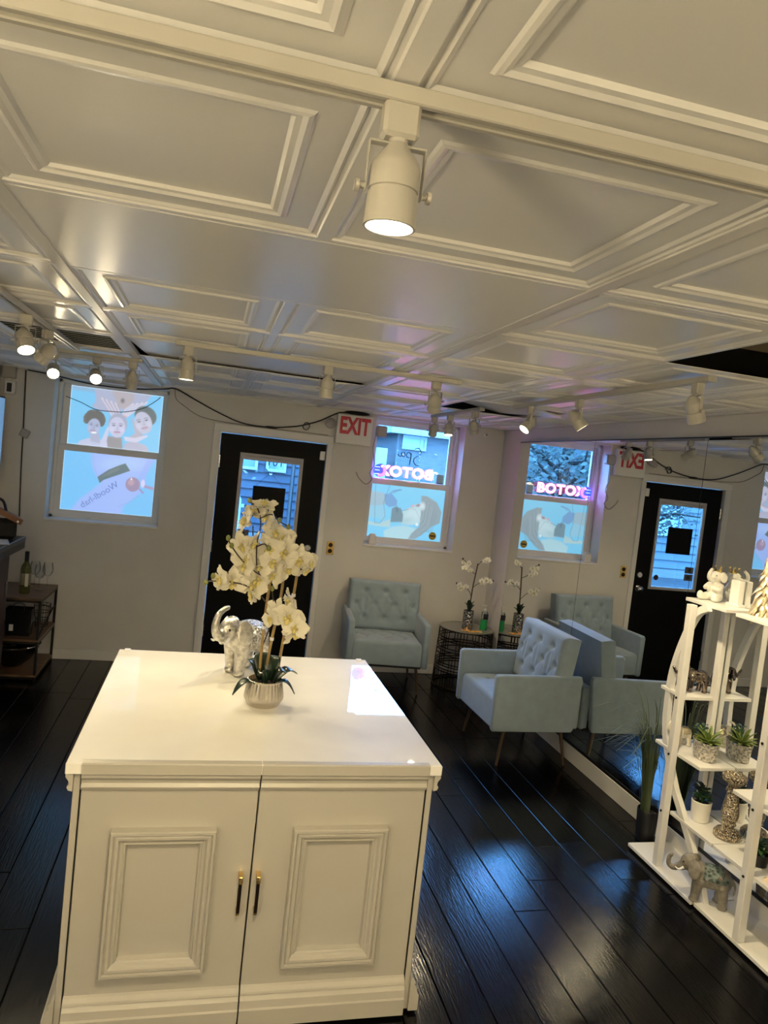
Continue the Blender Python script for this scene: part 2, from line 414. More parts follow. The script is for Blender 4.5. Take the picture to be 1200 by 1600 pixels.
# ================================================================== WINDOWS
def S2L(c):
    c = np.asarray(c, float)/255.
    return np.where(c <= .04045, c/12.92, ((c+.055)/1.055)**2.4)
class Canvas:
    def __init__(s, w, h, bg, nx=150):
        s.w, s.h = w, h; s.nx = nx; s.ny = int(nx*h/w); s.A = w/h
        u = np.linspace(0, 1, s.nx+1); v = np.linspace(0, 1, s.ny+1)
        s.X, s.Y = np.meshgrid(u*s.A, v); s.C = np.ones(s.X.shape+(3,))*S2L(bg)
    def put(s, d, col, soft, a=1.):
        k = np.clip(.5-d/soft, 0, 1)[..., None]*a; s.C = s.C*(1-k)+S2L(col)*k
    def ell(s, u, v, rx, ry, ang, col, soft=.02, a=1.):
        c, n = math.cos(ang), math.sin(ang); x = s.X-u*s.A; y = s.Y-v
        X = (x*c+y*n)/rx; Y = (-x*n+y*c)/ry; s.put((np.sqrt(X*X+Y*Y)-1)*min(rx, ry), col, soft, a)
    def line(s, pts, wd, col, soft=.012, a=1.):
        d = np.full(s.X.shape, 9.)
        for (a0, b0), (a1, b1) in zip(pts, pts[1:]):
            p = np.array([a0*s.A, b0]); q = np.array([a1*s.A, b1]); e = q-p; L = max(1e-9, e@e)
            t = np.clip(((s.X-p[0])*e[0]+(s.Y-p[1])*e[1])/L, 0, 1)
            d = np.minimum(d, np.hypot(s.X-p[0]-t*e[0], s.Y-p[1]-t*e[1]))
        s.put(d-wd, col, soft, a)
    def poly(s, pts, col, soft=.015, a=1.):
        P = [(u*s.A, v) for u, v in pts]; ins = np.zeros(s.X.shape, bool); d = np.full(s.X.shape, 9.)
        for (x0, y0), (x1, y1) in zip(P, P[1:]+P[:1]):
            c = ((y0 > s.Y) != (y1 > s.Y)); ins ^= c & (s.X < (x1-x0)*(s.Y-y0)/((y1-y0) or 1e-9)+x0)
            ex, ey = x1-x0, y1-y0; t = np.clip(((s.X-x0)*ex+(s.Y-y0)*ey)/max(1e-9, ex*ex+ey*ey), 0, 1)
            d = np.minimum(d, np.hypot(s.X-x0-t*ex, s.Y-y0-t*ey))
        s.put(np.where(ins, -d, d), col, soft, a)
    def face(s, u, v, r, ang, skin, line, hair=None):
        """a plain printed face: oval, brows, eyes, nose, mouth"""
        c, n = math.cos(ang), math.sin(ang)
        def T_(x, y): return (u+(x*c-y*n)*r/s.A, v+(x*n+y*c)*r)
        s.ell(u, v, r*.78, r*1.05, ang, skin, .015)
        for sx in (-1, 1):
            s.line([T_(sx*.18, .36), T_(sx*.36, .41), T_(sx*.52, .34)], r*.03, line, r*.07, .8)
            e = T_(sx*.34, .18); s.ell(e[0], e[1], r*.15, r*.07, ang, line, r*.05, .9)
            e = T_(sx*.5, -.22); s.ell(e[0], e[1], r*.2, r*.25, ang, tuple(min(255, k+14) for k in skin), r*.2, .6)
        s.line([T_(.03, .2), T_(.07, -.12), T_(-.06, -.2), T_(.1, -.22)], r*.02, line, r*.06, .5)
        s.line([T_(-.24, -.50), T_(0, -.47), T_(.24, -.50)], r*.07, (178, 130, 165), r*.06, .9)
        s.ell(*T_(0, -.62), r*.12, r*.03, ang, line, r*.06, .4)
    def build(s, name, m, parent, x0, z0, y):
        nx, ny = s.nx+1, s.ny+1
        vs = [(x0+s.w*i/s.nx, y, z0+s.h*j/s.ny) for j in range(ny) for i in range(nx)]
        fs = [(j*nx+i, j*nx+i+1, (j+1)*nx+i+1, (j+1)*nx+i) for j in range(s.ny) for i in range(s.nx)]
        me = bpy.data.meshes.new(name); me.from_pydata(vs, [], fs)
        a = me.color_attributes.new('print', 'FLOAT_COLOR', 'POINT')
        a.data.foreach_set('color', np.concatenate([s.C.reshape(-1, 3), np.ones((nx*ny, 1))], 1).astype(np.float32).ravel())
        return link(name, me, m, parent)
FILM = printmat('window_film_print', 1.0)
def window(n, q, lo, hi, label_film=True):
    """double-hung window: outer frame, two sashes, panes. lo/hi = glass rectangles x0,x1,z0,z1"""
    e = bpy.data.objects.new('window_%d' % n, None); COL.objects.link(e); e.location = (0, 0, 0); e['kind'] = 'structure'
    x0, x1, z0, z1 = q
    m = MB()
    for (a, b, c, d) in ((x0, x0+.028, z0, z1), (x1-.028, x1, z0, z1), (x0, x1, z1-.03, z1), (x0, x1, z0, z0+.028)): m.box(a, b, 6.575, 6.69, c, d, .003)
    m.build('frame', TRIM, e, 0)
    def sash(g, X0, X1, Z0, Z1, ya, yb):
        m = MB()
        m.box(X0, g[0], ya, yb, Z0, Z1, .003).box(g[1], X1, ya, yb, Z0, Z1, .003).box(g[0]-.004, g[1]+.004, ya, yb, Z0, g[2], .003).box(g[0]-.004, g[1]+.004, ya, yb, g[3], Z1, .003)
        m.build('sash', TRIM, e, 0)
    sash(lo, x0+.026, x1-.026, z0+.022, lo[3]+.054, 6.585, 6.618)
    sash(hi, x0+.030, x1-.030, lo[3]+.01, z1-.02, 6.622, 6.655)
    MB().box(lo[0]-.003, lo[1]+.003, 6.606, 6.610, lo[2]-.003, lo[3]+.003).build('pane', GLASS, e, 0)
    MB().box(hi[0]-.003, hi[1]+.003, 6.640, 6.644, hi[2]-.003, hi[3]+.003).build('pane', GLASS, e, 0)
    MB().box(x0-.004, x1+.004, 6.392, 6.60, z0-.012, z0+.006, .003).build('sill', TRIM, e, 0)
    MB().box((x0+x1)/2-.03, (x0+x1)/2+.03, 6.575, 6.59, lo[3]+.03, lo[3]+.045, .003).build('sash_lock', TRIM, e, 0)
    return e
L1 = (-1.222, -.469, 1.243, 1.748); H1 = (-1.214, -.461, 1.806, 2.303)
L2 = (1.475, 2.205, 1.241, 1.739); H2 = (1.482, 2.20, 1.797, 2.292)
win1 = window(1, W1, L1, H1); win2 = window(2, W2, L2, H2)
# --- three-faces print, upper sash of window 1
BGC = (122, 198, 242)
c = Canvas(H1[1]-H1[0], H1[3]-H1[2], BGC)
c.ell(.02, .98, .5, .05, -.05, (150, 165, 190), .05, .6)
SK = (190, 198, 226); SK2 = (170, 178, 206)
c.poly([(.24, 1.02), (.27, .78), (.23, .68), (.33, .62), (.50, .60), (.60, .72), (.80, .84), (.88, 1.02)], SK2, .03)
c.poly([(.42, 1.02), (.52, .72), (.60, .70), (.68, .88), (.66, 1.02)], (178, 172, 182), .03)
c.ell(.555, .84, .03, .04, 0, (120, 115, 120), .03)
for k in range(4):
    c.line([(.33+.05*k, .84-.02*k), (.42+.035*k, .66), (.465+.022*k, .53)], .016, (206, 200, 218), .014); c.line([(.352+.05*k, .82-.02*k), (.44+.035*k, .64), (.487+.022*k, .54)], .003, (128, 126, 142), .01, .7)
    c.line([(.82-.05*k, .86-.02*k), (.70-.035*k, .70), (.61-.018*k, .57)], .016, (210, 206, 226), .014); c.line([(.80-.05*k, .84-.02*k), (.68-.035*k, .68), (.60-.018*k, .58)], .003, (132, 130, 148), .01, .6)
    c.ell(.462+.022*k, .535, .012, .018, .5, (206, 160, 180), .01); c.ell(.612-.018*k, .575, .012, .018, -.5, (206, 160, 180), .01)
c.poly([(.10, -.02), (.13, .07), (.22, .13), (.36, .13), (.46, -.02)], SK, .02)
rr = random.Random(5)
for k in range(46):
    a = rr.uniform(-.6, PI+.5); c.ell(.27+.095*math.cos(a), .46+.15*math.sin(a)*.9, .035, .035, 0, rr.choice([(104, 108, 108), (120, 122, 116), (92, 96, 98)]), .012)
c.ell(.27, .47, .16, .13, 0, (102, 104, 104), .02)
c.poly([(.23, .22), (.33, .24), (.35, .06), (.25, .08)], SK2, .02)
c.face(.268, .335, .135, -.12, (168, 180, 212), (84, 92, 120)); c.ell(.275, .235, .045, .018, .05, (236, 240, 250), .01)
c.poly([(.42, .20), (.58, .20), (.60, -.02), (.40, -.02)], (150, 150, 158), .02)
c.ell(.525, .43, .155, .185, 0, (164, 170, 196), .03)
c.face(.52, .37, .17, .06, (196, 198, 226), (88, 96, 128))
c.poly([(.34, -.02), (.37, .16), (.415, .36), (.44, .35), (.42, .12), (.44, -.02)], (200, 204, 232), .02)
c.poly([(.60, -.02), (.62, .10), (.70, .18), (.86, .10), (.90, -.02)], (178, 180, 206), .02)
c.poly([(.66, .58), (.72, .30), (.64, .20), (.74, .16), (.82, .26)], (176, 176, 196), .02)
c.ell(.82, .62, .19, .17, -.5, (98, 112, 118), .02)
c.face(.80, .50, .185, .35, (188, 192, 216), (80, 90, 112))
c.poly([(.60, .22), (.72, .22), (.86, .30), (.86, .26), (.74, .14), (.62, .15)], (204, 206, 232), .015)
for a in ([(0, 0), (1, 0)], [(0, 1), (1, 1)], [(0, 0), (0, 1)], [(1, 0), (1, 1)]): c.line(a, .006, (215, 240, 255), .012)
c.build('film_print', FILM, win1, H1[0], H1[2], 6.637)
# --- body print, lower sash of window 1
c = Canvas(L1[1]-L1[0], L1[3]-L1[2], (118, 194, 246))
c.poly([(.28, 1.02), (.30, .78), (.36, .60), (.42, .52), (.36, .42), (.20, .20), (.10, -.02), (.66, -.02), (.68, .14), (.86, .40), (.80, .60), (.86, .80), (.98, 1.02)], (158, 186, 248), .05)
c.ell(.62, .86, .35, .12, .1, (172, 202, 246), .1, .7)
c.line([(.30, .98), (.33, .76), (.37, .62)], .004, (140, 170, 214), .02, .7)
c.line([(.62, .12), (.74, .22), (.84, .34)], .004, (140, 158, 214), .02, .7)
c.poly([(.37, .60), (.48, .74), (.60, .84), (.66, .88), (.72, .76), (.58, .66), (.44, .56), (.40, .50)], (92, 118, 128), .012)
c.poly([(.39, .59), (.50, .73), (.60, .81), (.60, .76), (.50, .66)], (112, 128, 136), .02)
c.line([(.95, 1.0), (.90, .85), (.86, .70), (.87, .58)], .05, (154, 178, 244), .03, .9)
c.ell(.76, .53, .12, .125, 0, (156, 140, 172), .015); c.ell(.74, .56, .05, .05, 0, (186, 160, 180), .03); c.ell(.74, .62, .012, .02, 0, (240, 236, 240), .01)
c.line([(.88, .52), (.98, .49)], .026, (160, 148, 190), .015); c.ell(.87, .56, .035, .07, 0, (206, 206, 250), .015); c.line([(.84, .46), (.88, .40)], .014, (150, 140, 190), .012)
for a in ([(0, 0), (1, 0)], [(0, 0), (0, 1)], [(1, 0), (1, 1)]): c.line(a, .005, (200, 232, 255), .01)
c.build('film_print', FILM, win1, L1[0], L1[2], 6.603)
me = text_mesh('lettering', 'Woodl-hab', .078, .0006); me.materials.append(mat('film_lettering', (.12, .15, .2), .5, emit=(.13, .21, .52), estr=1.))  # letters emit a dimmer glow in place of daylight through the film
link('lettering', me, None, win1, (-.915, 6.6015, 1.395), (PI/2, -.66, 0)).scale = (-1, 1, 1)
# --- reclining woman print, lower sash of window 2
c = Canvas(L2[1]-L2[0], L2[3]-L2[2], (116, 202, 242))
c.poly([(.24, -.02), (.22, .12), (.34, .22), (.50, .26), (.70, .20), (.62, -.02)], (168, 212, 226), .04)
c.poly([(-.02, .36), (.14, .36), (.22, .26), (.22, .46), (.18, .62), (-.02, .62)], (140, 200, 228), .03)
c.poly([(-.02, .28), (.16, .26), (.30, .36), (.30, .20), (.16, .20), (-.02, .22)], (172, 206, 214), .03)
c.poly([(.43, .46), (.455, .53), (.49, .55), (.515, .60), (.55, .60), (.575, .66), (.64, .69), (.74, .74), (.76, .50), (.72, .36), (.60, .28), (.46, .28), (.42, .36)], (172, 208, 220), .022)
c.ell(.60, .46, .17, .13, .5, (190, 218, 228), .10, .9); c.ell(.52, .36, .12, .05, .25, (158, 196, 210), .08, .7)
c.poly([(.68, .86), (.76, .86), (.90, .76), (.98, .58), (.97, .36), (.86, .28), (.74, .10), (.66, .02), (.56, .00), (.60, .12), (.70, .26), (.70, .50)], (134, 158, 172), .02)
for k in range(9): c.line([(.74+.022*k, .80-.03*k), (.73+.018*k, .42-.03*k), (.58+.022*k, .02+.02*k)], .004, rr.choice([(112, 138, 152), (156, 176, 186), (120, 144, 158)]), .016, .8)
c.ell(.575, .645, .035, .022, .5, (202, 168, 182), .02); c.ell(.655, .67, .055, .024, .3, (150, 128, 150), .02); c.ell(.515, .575, .02, .014, .5, (196, 156, 172), .015); c.ell(.71, .66, .05, .07, .2, (214, 232, 240), .05, .8); c.line([(.55, .60), (.62, .58), (.70, .40)], .004, (140, 170, 188), .014, .8)
c.line([(.40, .52), (.46, .545), (.50, .56)], .005, (110, 140, 156), .012); c.ell(.66, .30, .03, .03, 0, (220, 232, 236), .02)
c.poly([(.30, .56), (.34, .60), (.42, .58), (.46, .46), (.46, .32), (.30, .30)], (108, 142, 160), .02); c.ell(.37, .55, .02, .06, .2, (88, 122, 146), .02)
c.poly([(-.02, .86), (.16, .84), (.24, .80), (.24, .64), (.12, .60), (-.02, .58)], (150, 186, 206), .02)
c.poly([(.18, .82), (.28, .84), (.36, .72), (.36, .62), (.26, .58), (.20, .64)], (104, 160, 214), .015); c.line([(.24, .82), (.30, .90), (.40, .93)], .014, (108, 164, 214), .012); c.line([(.30, .86), (.38, .94)], .006, (90, 140, 190), .01)
c.line([(.05, 1.0), (.07, .60), (.09, .26)], .004, (84, 140, 170), .01); c.line([(.24, 1.), (.18, .66), (.22, .40), (.16, .26), (.09, .26)], .004, (84, 140, 170), .01)
c.build('film_print', FILM, win2, L2[0], L2[2], 6.603)
# amber sticker on the film
o = MB().lathe([(.038, 0), (.038, .001)], 24).build('round_sticker', YELLOW, None, 0, (2.125, 6.601, 1.292), (PI/2, 0, 0)); tag(o, 'round amber sticker in the lower corner of the reclining woman window film', 'sticker')
MB().box(-.028, .028, -.006, .006, .001, .0016).build('band', DARKBR, o, 0)
# small white box standing on the sill
o = thing('sill_box', 'small white plastic box standing on the sill under the reclining woman', 'box', (1.50, 6.45, 1.181))
MB().box(-.033, .033, -.03, .03, 0, .085, .006).build('body', mat('box_white', (.72, .70, .66), .5), o, 0); MB().box(-.024, .024, -.022, .022, .085, .098, .004).build('lid', TRIM, o, 0)

# ================================================================== DOOR
door = bpy.data.objects.new('door_1', None); COL.objects.link(door); door['kind'] = 'structure'
G = (.265, .757, 1.0, 1.835); F = (.235, .79, .965, 1.893)
ya, yb = 6.425, 6.47
MB().box(DR[0]+.004, F[0]+.01, ya, yb, .008, 2.044, .003).box(F[1]-.01, DR[1]-.004, ya, yb, .008, 2.044, .003).box(F[0], F[1], ya, yb, .008, F[2]+.01, .003).box(F[0], F[1], ya, yb, F[3]-.01, 2.044, .003).build('slab', BLACKDOOR, door, 0)
GREYF = mat('lite_frame_grey', (.42, .40, .38), .45)
MB().frame(F[0], F[1], F[2], F[3], [(0, ya), (.0, ya-.012), (.02, ya-.014), (.030, ya-.004), (.030, ya+.02)]).build('lite_frame', GREYF, door, 0)
MB().box(F[0]+.02, F[1]-.02, 6.443, 6.447, F[2]+.02, F[3]-.02).build('pane', GLASS, door, 0)
MB().box(F[0]+.03, F[1]-.03, 6.438, 6.449, G[3], G[3]+.03).build('blind_rail', GREYF, door, 0)
for z_ in (.3, 1.05, 1.80): MB().lathe([(.008, -.05), (.008, .05)], 10).build('hinge', CHROME, door, 40, (DR[0]+.006, 6.418, z_))
kn = MB().lathe([(.032, 0), (.032, .006), (.012, .010), (.012, .035), (.028, .045), (.030, .058), (.02, .068), (.001, .07)], 20, at_frame((1, 0, 0), (0, 0, 1), (0, -1, 0), (.905, ya, .96))).build('knob', CHROME, door)
MB().lathe([(.03, 0), (.03, .012), (.024, .018), (.001, .018)], 20, at_frame((1, 0, 0), (0, 0, 1), (0, -1, 0), (.905, ya, 1.10))).build('deadbolt', CHROME, door)
MB().box(.93, .975, 6.395, 6.425, 1.90, 1.98, .004).build('latch_bracket', TRIM, door, 0)
# hanging sign, number, stickers on the door glass
o = thing('hanging_sign', 'black square sign hanging on a string inside the door glass', 'sign', (.513, 6.404, 1.345))
MB().box(-.142, .142, -.006, .004, 0, .27, .003).build('board', BLACKDOOR, o, 0)
MB().tube([(-.125, 0, .268), (0, 0, .395), (.125, 0, .268)], .0018, 5).build('string', BLACKP, o)
MB().lathe([(.012, 0), (.012, .012), (.006, .02)], 12, at_frame((1, 0, 0), (0, 0, 1), (0, 1, 0), (0, 0, .392))).build('suction_hook', ACRYL, o)
me = text_mesh('house_number', '101', .085, .001, 0, 1.1, 1.15); me.materials.append(BLACKP); o = link('house_number', me, None, None, (.545, 6.441, 1.828), (PI/2, 0, PI)); tag(o, 'black house number seen from behind near the top of the door glass', 'number')
for k, (z_, t_) in enumerate(((1.15, 'square grey sticker on the door glass, upper of the two'), (1.075, 'square grey sticker on the door glass, lower of the two'))):
    o = MB().box(.272, .372, 6.439, 6.4415, z_, z_+.068).build('window_sticker', mat('sticker_grey_%d' % k, (.11, .105, .11), .6), None, 0); tag(o, t_, 'sticker')
    MB().lathe([(.022, 0), (.022, .001)], 16, at_frame((1, 0, 0), (0, 0, 1), (0, -1, 0), (.318+.01*k, 6.4388, z_+.034))).build('emblem', BLACKP, o, 0)
o = MB().lathe([(.028, 0), (.028, .0015)], 20, at_frame((1, 0, 0), (0, 0, 1), (0, -1, 0), (.70, 6.4405, 1.085))).build('round_sticker', DARKBR, None, 0); tag(o, 'round dark sticker low on the door glass near the knob side', 'sticker')
# ================================================================== WALL FITTINGS
o = thing('exit_sign', 'white exit sign with red letters above the door corner', 'sign', (1.207, 6.40, 2.068))
MB().box(-.163, .163, -.055, 0, 0, .264, .006).build('housing', SIGNW, o, 0)
me = text_mesh('lettering', 'EXIT', .205, .003, 0, .66, 1.0, .007); me.materials.append(REDL)
bx_ = [v.co.x for v in me.vertices]; 
for v in me.vertices: v.co.z += .0005
link('lettering', me, None, o, (.0, -.0565, .158), (PI/2, 0, 0))
o = thing('emergency_lamp', 'grey square emergency lamp head beside the exit sign', 'lamp', (1.45, 6.40, 2.215)); MB().box(-.047, .047, -.10, -.03, -.05, .05, .012).build('head', GREYP, o, 0); MB().lathe([(.012, 0), (.012, .04)], 12, at_frame((1, 0, 0), (0, 0, 1), (0, 1, 0), (-.02, -.04, 0))).build('bracket', GREYP, o); MB().lathe([(.03, 0), (.032, .004), (.001, .006)], 16, at_frame((1, 0, 0), (0, 0, 1), (0, -1, 0), (0, -.099, 0))).build('reflector', GREYP, o)
o = thing('emergency_lamp', 'small grey emergency lamp head between the exit sign and the looped cable', 'lamp', (1.0, 6.40, 2.255)); MB().lathe([(.022, 0), (.04, .02), (.046, .07), (.036, .085), (.001, .085)], 16, at_frame((1, 0, 0), (0, .4, .92), (-.3, -.87, -.38), (0, -.02, 0))).build('head', GREYP, o); MB().box(-.012, .012, -.03, 0, -.012, .012).build('bracket', GREYP, o, 0)
o = thing('wall_outlet', 'brass plate outlet on the wall between door and armchair', 'outlet', (1.108, 6.40, 1.12)); MB().box(-.034, .034, -.006, 0, -.06, .06, .003).build('plate', BRASS, o, 0)
for s_ in (-1, 1): MB().lathe([(.02, 0), (.02, .003), (.001, .003)], 16, at_frame((1, 0, 0), (0, 0, 1), (0, -1, 0), (0, -.006, s_*.027))).build('socket', DARKBR, o)
o = thing('smoke_detector', 'small white detector on the wall near the ceiling corner', 'detector', (2.47, 6.40, 2.305)); MB().lathe([(.022, 0), (.022, .012), (.012, .02), (.001, .02)], 14, at_frame((1, 0, 0), (0, 0, 1), (0, -1, 0), (0, 0, 0))).build('housing', TRIM, o); MB().lathe([(.006, .02), (.006, .028), (.001, .028)], 10, at_frame((1, 0, 0), (0, 0, 1), (0, -1, 0), (0, 0, 0))).build('sensor_eye', BLACKP, o)
o = thing('security_sensor', 'white alarm box with a black sensor in the far corner', 'sensor', (-1.625, 6.40, 2.2)); MB().box(-.06, .04, -.05, 0, .08, .20, .006).build('box_body', mat('sensor_grey', (.40, .38, .35), .6), o, 0); MB().box(-.035, .045, -.07, -.01, -.05, .06, .008).build('sensor', TRIM, o, 0); MB().box(-.012, .024, -.074, -.068, -.03, .04, .004).build('lens', BLACKP, o, 0); MB().box(-.02, .0, -.02, 0, .05, .085).build('bracket', TRIM, o, 0)
def cable(name, pts, r, m, label, n=8, seg=6, cat='cable'):
    o = MB().tube(bez(pts, n), r, seg).build(name, m); return tag(o, label, cat)
cable('power_cable', [(-1.52, 6.388, 2.36), (-1.512, 6.385, 2.10), (-1.505, 6.388, 1.86), (-1.50, 6.385, 1.63), (-1.492, 6.385, 1.40), (-1.482, 6.388, 1.14)], .006, BLACKP, 'black cable running down the far wall past a taped joint')
o = MB().box(-.02, .05, -.02, 0, -.035, .03, .006).build('tape_joint', mat('tape_grey', (.35, .33, .30), .7), None, 0, (-1.503, 6.385, 1.86), (0, .4, 0)); tag(o, 'grey taped joint on the black wall cable', 'tape')
cable('string_cable', [(-1.50, 6.36, 2.362), (-1.30, 6.33, 2.345), (-1.0, 6.30, 2.31), (-.70, 6.30, 2.312), (-.45, 6.33, 2.345), (-.355, 6.385, 2.365), (-.2, 6.385, 2.30), (0, 6.372, 2.215), (.22, 6.366, 2.145), (.45, 6.366, 2.135), (.66, 6.372, 2.165), (.78, 6.375, 2.20), (.90, 6.375, 2.25), (1.03, 6.38, 2.325), (1.1, 6.38, 2.345), (1.25, 6.37, 2.345)], .006, BLACKP, 'black cable sagging along the wall top from the poster window to the exit sign')
o = MB().tube([(.775+.028*math.cos(a)*(1+.2*math.sin(a*2)), 6.368-.0008*i, 2.183+.032*math.sin(a)) for i, a in enumerate(np.linspace(0, 4*PI, 40))], .004, 6).build('cable_loop', BLACKP); tag(o, 'coiled loop of black cable tied above the door', 'cable')
o = MB().ellip((0, 0, 0), (.06, .02, .012), 12, 6).build('cable_plug', BLACKP, None, 40, (.47, 6.368, 2.136)); tag(o, 'flat black connector on the sagging cable above the door', 'plug')
o = MB().ellip((0, 0, 0), (.12, .03, .018), 12, 6).build('cable_bundle', BLACKP, None, 40, (1.22, 6.366, 2.352)); tag(o, 'bunched black cable lying on top of the exit sign', 'cable')
cable('thin_wire', [(-.36, 6.386, 2.36), (-.34, 6.388, 2.28), (-.27, 6.388, 2.23), (-.15, 6.388, 2.165), (.0, 6.375, 2.14), (.3, 6.372, 2.128), (.7, 6.372, 2.128), (.98, 6.372, 2.128)], .0035, mat('cord_clear', (.25, .23, .2), .5), 'thin grey cord hanging from the ceiling corner along the door head')
cable('hung_wire', [(-1.24, 6.56, 2.20), (-1.12, 6.57, 2.165), (-1.0, 6.57, 2.12), (-.86, 6.57, 2.118), (-.76, 6.57, 2.128), (-.62, 6.57, 2.175), (-.52, 6.57, 2.25), (-.48, 6.56, 2.29)], .0032, BLACKP, 'thin black cord hung across the three faces window print')
cable('dangling_cable', [(1.42, 6.39, 2.20), (1.40, 6.38, 2.05), (1.43, 6.385, 1.92), (1.395, 6.38, 1.84), (1.42, 6.39, 1.78), (1.37, 6.38, 1.73), (1.30, 6.388, 1.78), (1.27, 6.388, 1.83)], .0045, mat('cord_grey', (.30, .28, .26), .5), 'pale cord dangling beside the neon window')
# ---- neon in window 2
o = thing('neon_sign', 'pink neon letter sign facing the street in the upper sash', 'sign', (1.79, 6.595, 1.868))
me = text_mesh('lettering', 'BOTOX', .135, 0, .0045, 1.12, 1.04); me.materials.append(NEONP); link('lettering', me, None, o, (0, 0, 0), (PI/2, 0, PI))
me = text_mesh('lettering', 'BOTOX', .118, 0, .003, 1.12, 1.18); me.materials.append(NEONP); link('lettering', me, None, o, (0, -.001, 0), (PI/2, 0, PI))
MB().box(-.25, .25, .012, .016, -.07, .07, .001).build('backing', ACRYL, o, 0)
for x_ in (-.1, .13): MB().box(x_-.012, x_+.012, -.004, .016, -.075, -.045, .002).build('stand', ACRYL, o, 0)
o = thing('neon_disc', 'round blue and magenta neon disc at the end of the pink sign', 'sign', (1.533, 6.588, 1.868))
Md = at_frame((1, 0, 0), (0, 0, 1), (0, -1, 0), (0, 0, 0))
MB().lathe([(.063, 0), (.063, .012), (.055, .014), (.001, .014)], 28, Md).build('disc', NEONB, o)
MB().tube([(.046*math.cos(a), -.02, .046*math.sin(a)) for a in np.linspace(-1.9, 1.1, 16)], .011, 8).build('tube', NEONV, o)
MB().ellip((.018, -.02, .04), (.015, .008, .012), 10, 6).build('tube', NEONP, o); MB().ellip((.04, -.02, .01), (.012, .008, .02), 10, 6).build('tube', NEONV, o)
for z_ in (-.035, 0, .03): MB().box(-.05, -.005, -.018, -.013, z_-.003, z_+.003).build('tube', mat('neon_pale', (.5, .7, 1), .3, emit=(.35, .55, 1.), estr=2.5), o, 0)
o = thing('script_sign', 'unlit grey script tube reading as a handwritten word above the pink neon', 'sign', (1.80, 6.60, 2.01))
def sc(pp): return bez([(-(p[0])*1.1, -.012, p[1]*1.05) for p in pp], 6)
# mirrored S, p, a drawn as bent tubes (mirrored for the street side)
MB().tube(sc([(-.045, .085), (-.075, .10), (-.10, .075), (-.095, .04), (-.06, .015), (-.045, -.02), (-.07, -.055), (-.10, -.05)]), .0042, 6).build('tube', NEONO, o)
MB().tube(sc([(-.02, .05), (-.015, 0), (-.012, -.06), (-.018, .02), (.0, .052), (.022, .04), (.018, .012), (-.008, .004)]), .0042, 6).build('tube', NEONO, o)
MB().tube(sc([(.065, .045), (.045, .05), (.036, .025), (.05, .008), (.066, .03), (.07, .045), (.068, .015), (.085, .01), (.10, .03)]), .0042, 6).build('tube', NEONO, o)
MB().box(-.11, .11, .006, .009, -.08, .11).build('backing', ACRYL, o, 0)
for x_ in (-.1, .1): MB().tube([(x_, .007, .108), (x_, .007, .27)], .0012, 5).build('hanging_wire', NEONO, o)
o = thing('window_card', 'pale printed card standing at the end of the neon shelf', 'card', (2.135, 6.60, 1.797)); MB().box(-.035, .035, -.003, .003, 0, .09, .001).build('sheet', mat('card_pale', (.35, .55, .6), .6), o, 0); MB().box(-.03, .03, -.012, .012, 0, .008).build('foot', BLACKP, o, 0)
# ================================================================== STREET OUTSIDE
st = MB().box(-30, 30, YF+.3, 60, -.12, -.03).build('street_ground', mat('pavement', (.062, .061, .06), .85, spec=.06, var=.15, vscale=1.5, bump=.2, bscale=12), None, 0); st['kind'] = 'structure'
st = MB().box(-30, 30, 10.5, 15.5, -.03, -.022).build('street_road', mat('asphalt', (.022, .022, .022), .9, spec=.06, var=.2, vscale=3), None, 0); st['kind'] = 'structure'
CLAP = mat('clapboard_paint', (.027, .031, .038), .7, spec=.06, var=.1, vscale=2); HWHITE = mat('house_white', (.14, .14, .14), .6, spec=.06); HGLASS = mat('house_glass', (.05, .08, .12), .1)
def house_window(p, x, y, z, w_, h_, lab='window'):
    f = MB().frame(-w_/2, w_/2, 0, h_, [(0, 0), (0, -.06), (.07, -.06), (.07, -.01)]).build(lab, HWHITE, p, 0, (x, y, z)); 
    MB().box(-w_/2+.05, w_/2-.05, -.02, 0, .05, h_-.05).build('pane', HGLASS, f, 0)
    MB().box(-w_/2, w_/2, -.045, -.01, h_/2-.02, h_/2+.02).build('rail', HWHITE, f, 0)
def house(name, label, x0, x1, y0, d, h, m, wins, rows_=26):
    e = thing(name, label, 'house', (x0, y0, 0)); wd = x1-x0
    MB().box(0, wd, .05, d, -.05, h).build('wall', m, e, 0)
    b = MB(); st_ = h/rows_
    for k in range(rows_): b.add([(0, .05, k*st_), (wd, .05, k*st_), (wd, .0, k*st_), (0, .0, k*st_), (0, .045, (k+1)*st_), (wd, .045, (k+1)*st_)], [(0, 1, 2, 3), (3, 2, 5, 4)])
    o = b.build('siding', m, e, 0); o['kind'] = 'stuff'
    MB().prism([(-.3, h), (d+.3, h), (d/2, h+2.2)], 0, -.3, wd+.3).build('roof', mat('roof_shingle', (.05, .05, .055), .9, spec=.06), e, 0)
    for q in wins: house_window(e, *q)
    return e
house('clapboard_house', 'blue clapboard house with white framed windows across the street', -1.2, 3.1, 18., 6, 5.5, CLAP, [(2.05, 0, 1.52, .5, 1.3), (2.75, 0, 1.52, .5, 1.3), (.6, 0, 1.5, .8, 1.3), (1.6, 0, 3.6, .8, 1.3), (3.3, 0, 3.6, .8, 1.3)])
house('grey_house', 'tall grey clapboard house with a porch window down the street', -11.5, -4.8, 17.5, 6, 6., mat('clapboard_grey', (.05, .057, .06), .7, spec=.06), [(2.2, 0, .9, 1., 1.4), (4.4, 0, .9, 1., 1.4), (5.9, 0, .9, .7, 1.4), (2.2, 0, 3.6, 1., 1.4), (4.6, 0, 3.6, 1., 1.4)])
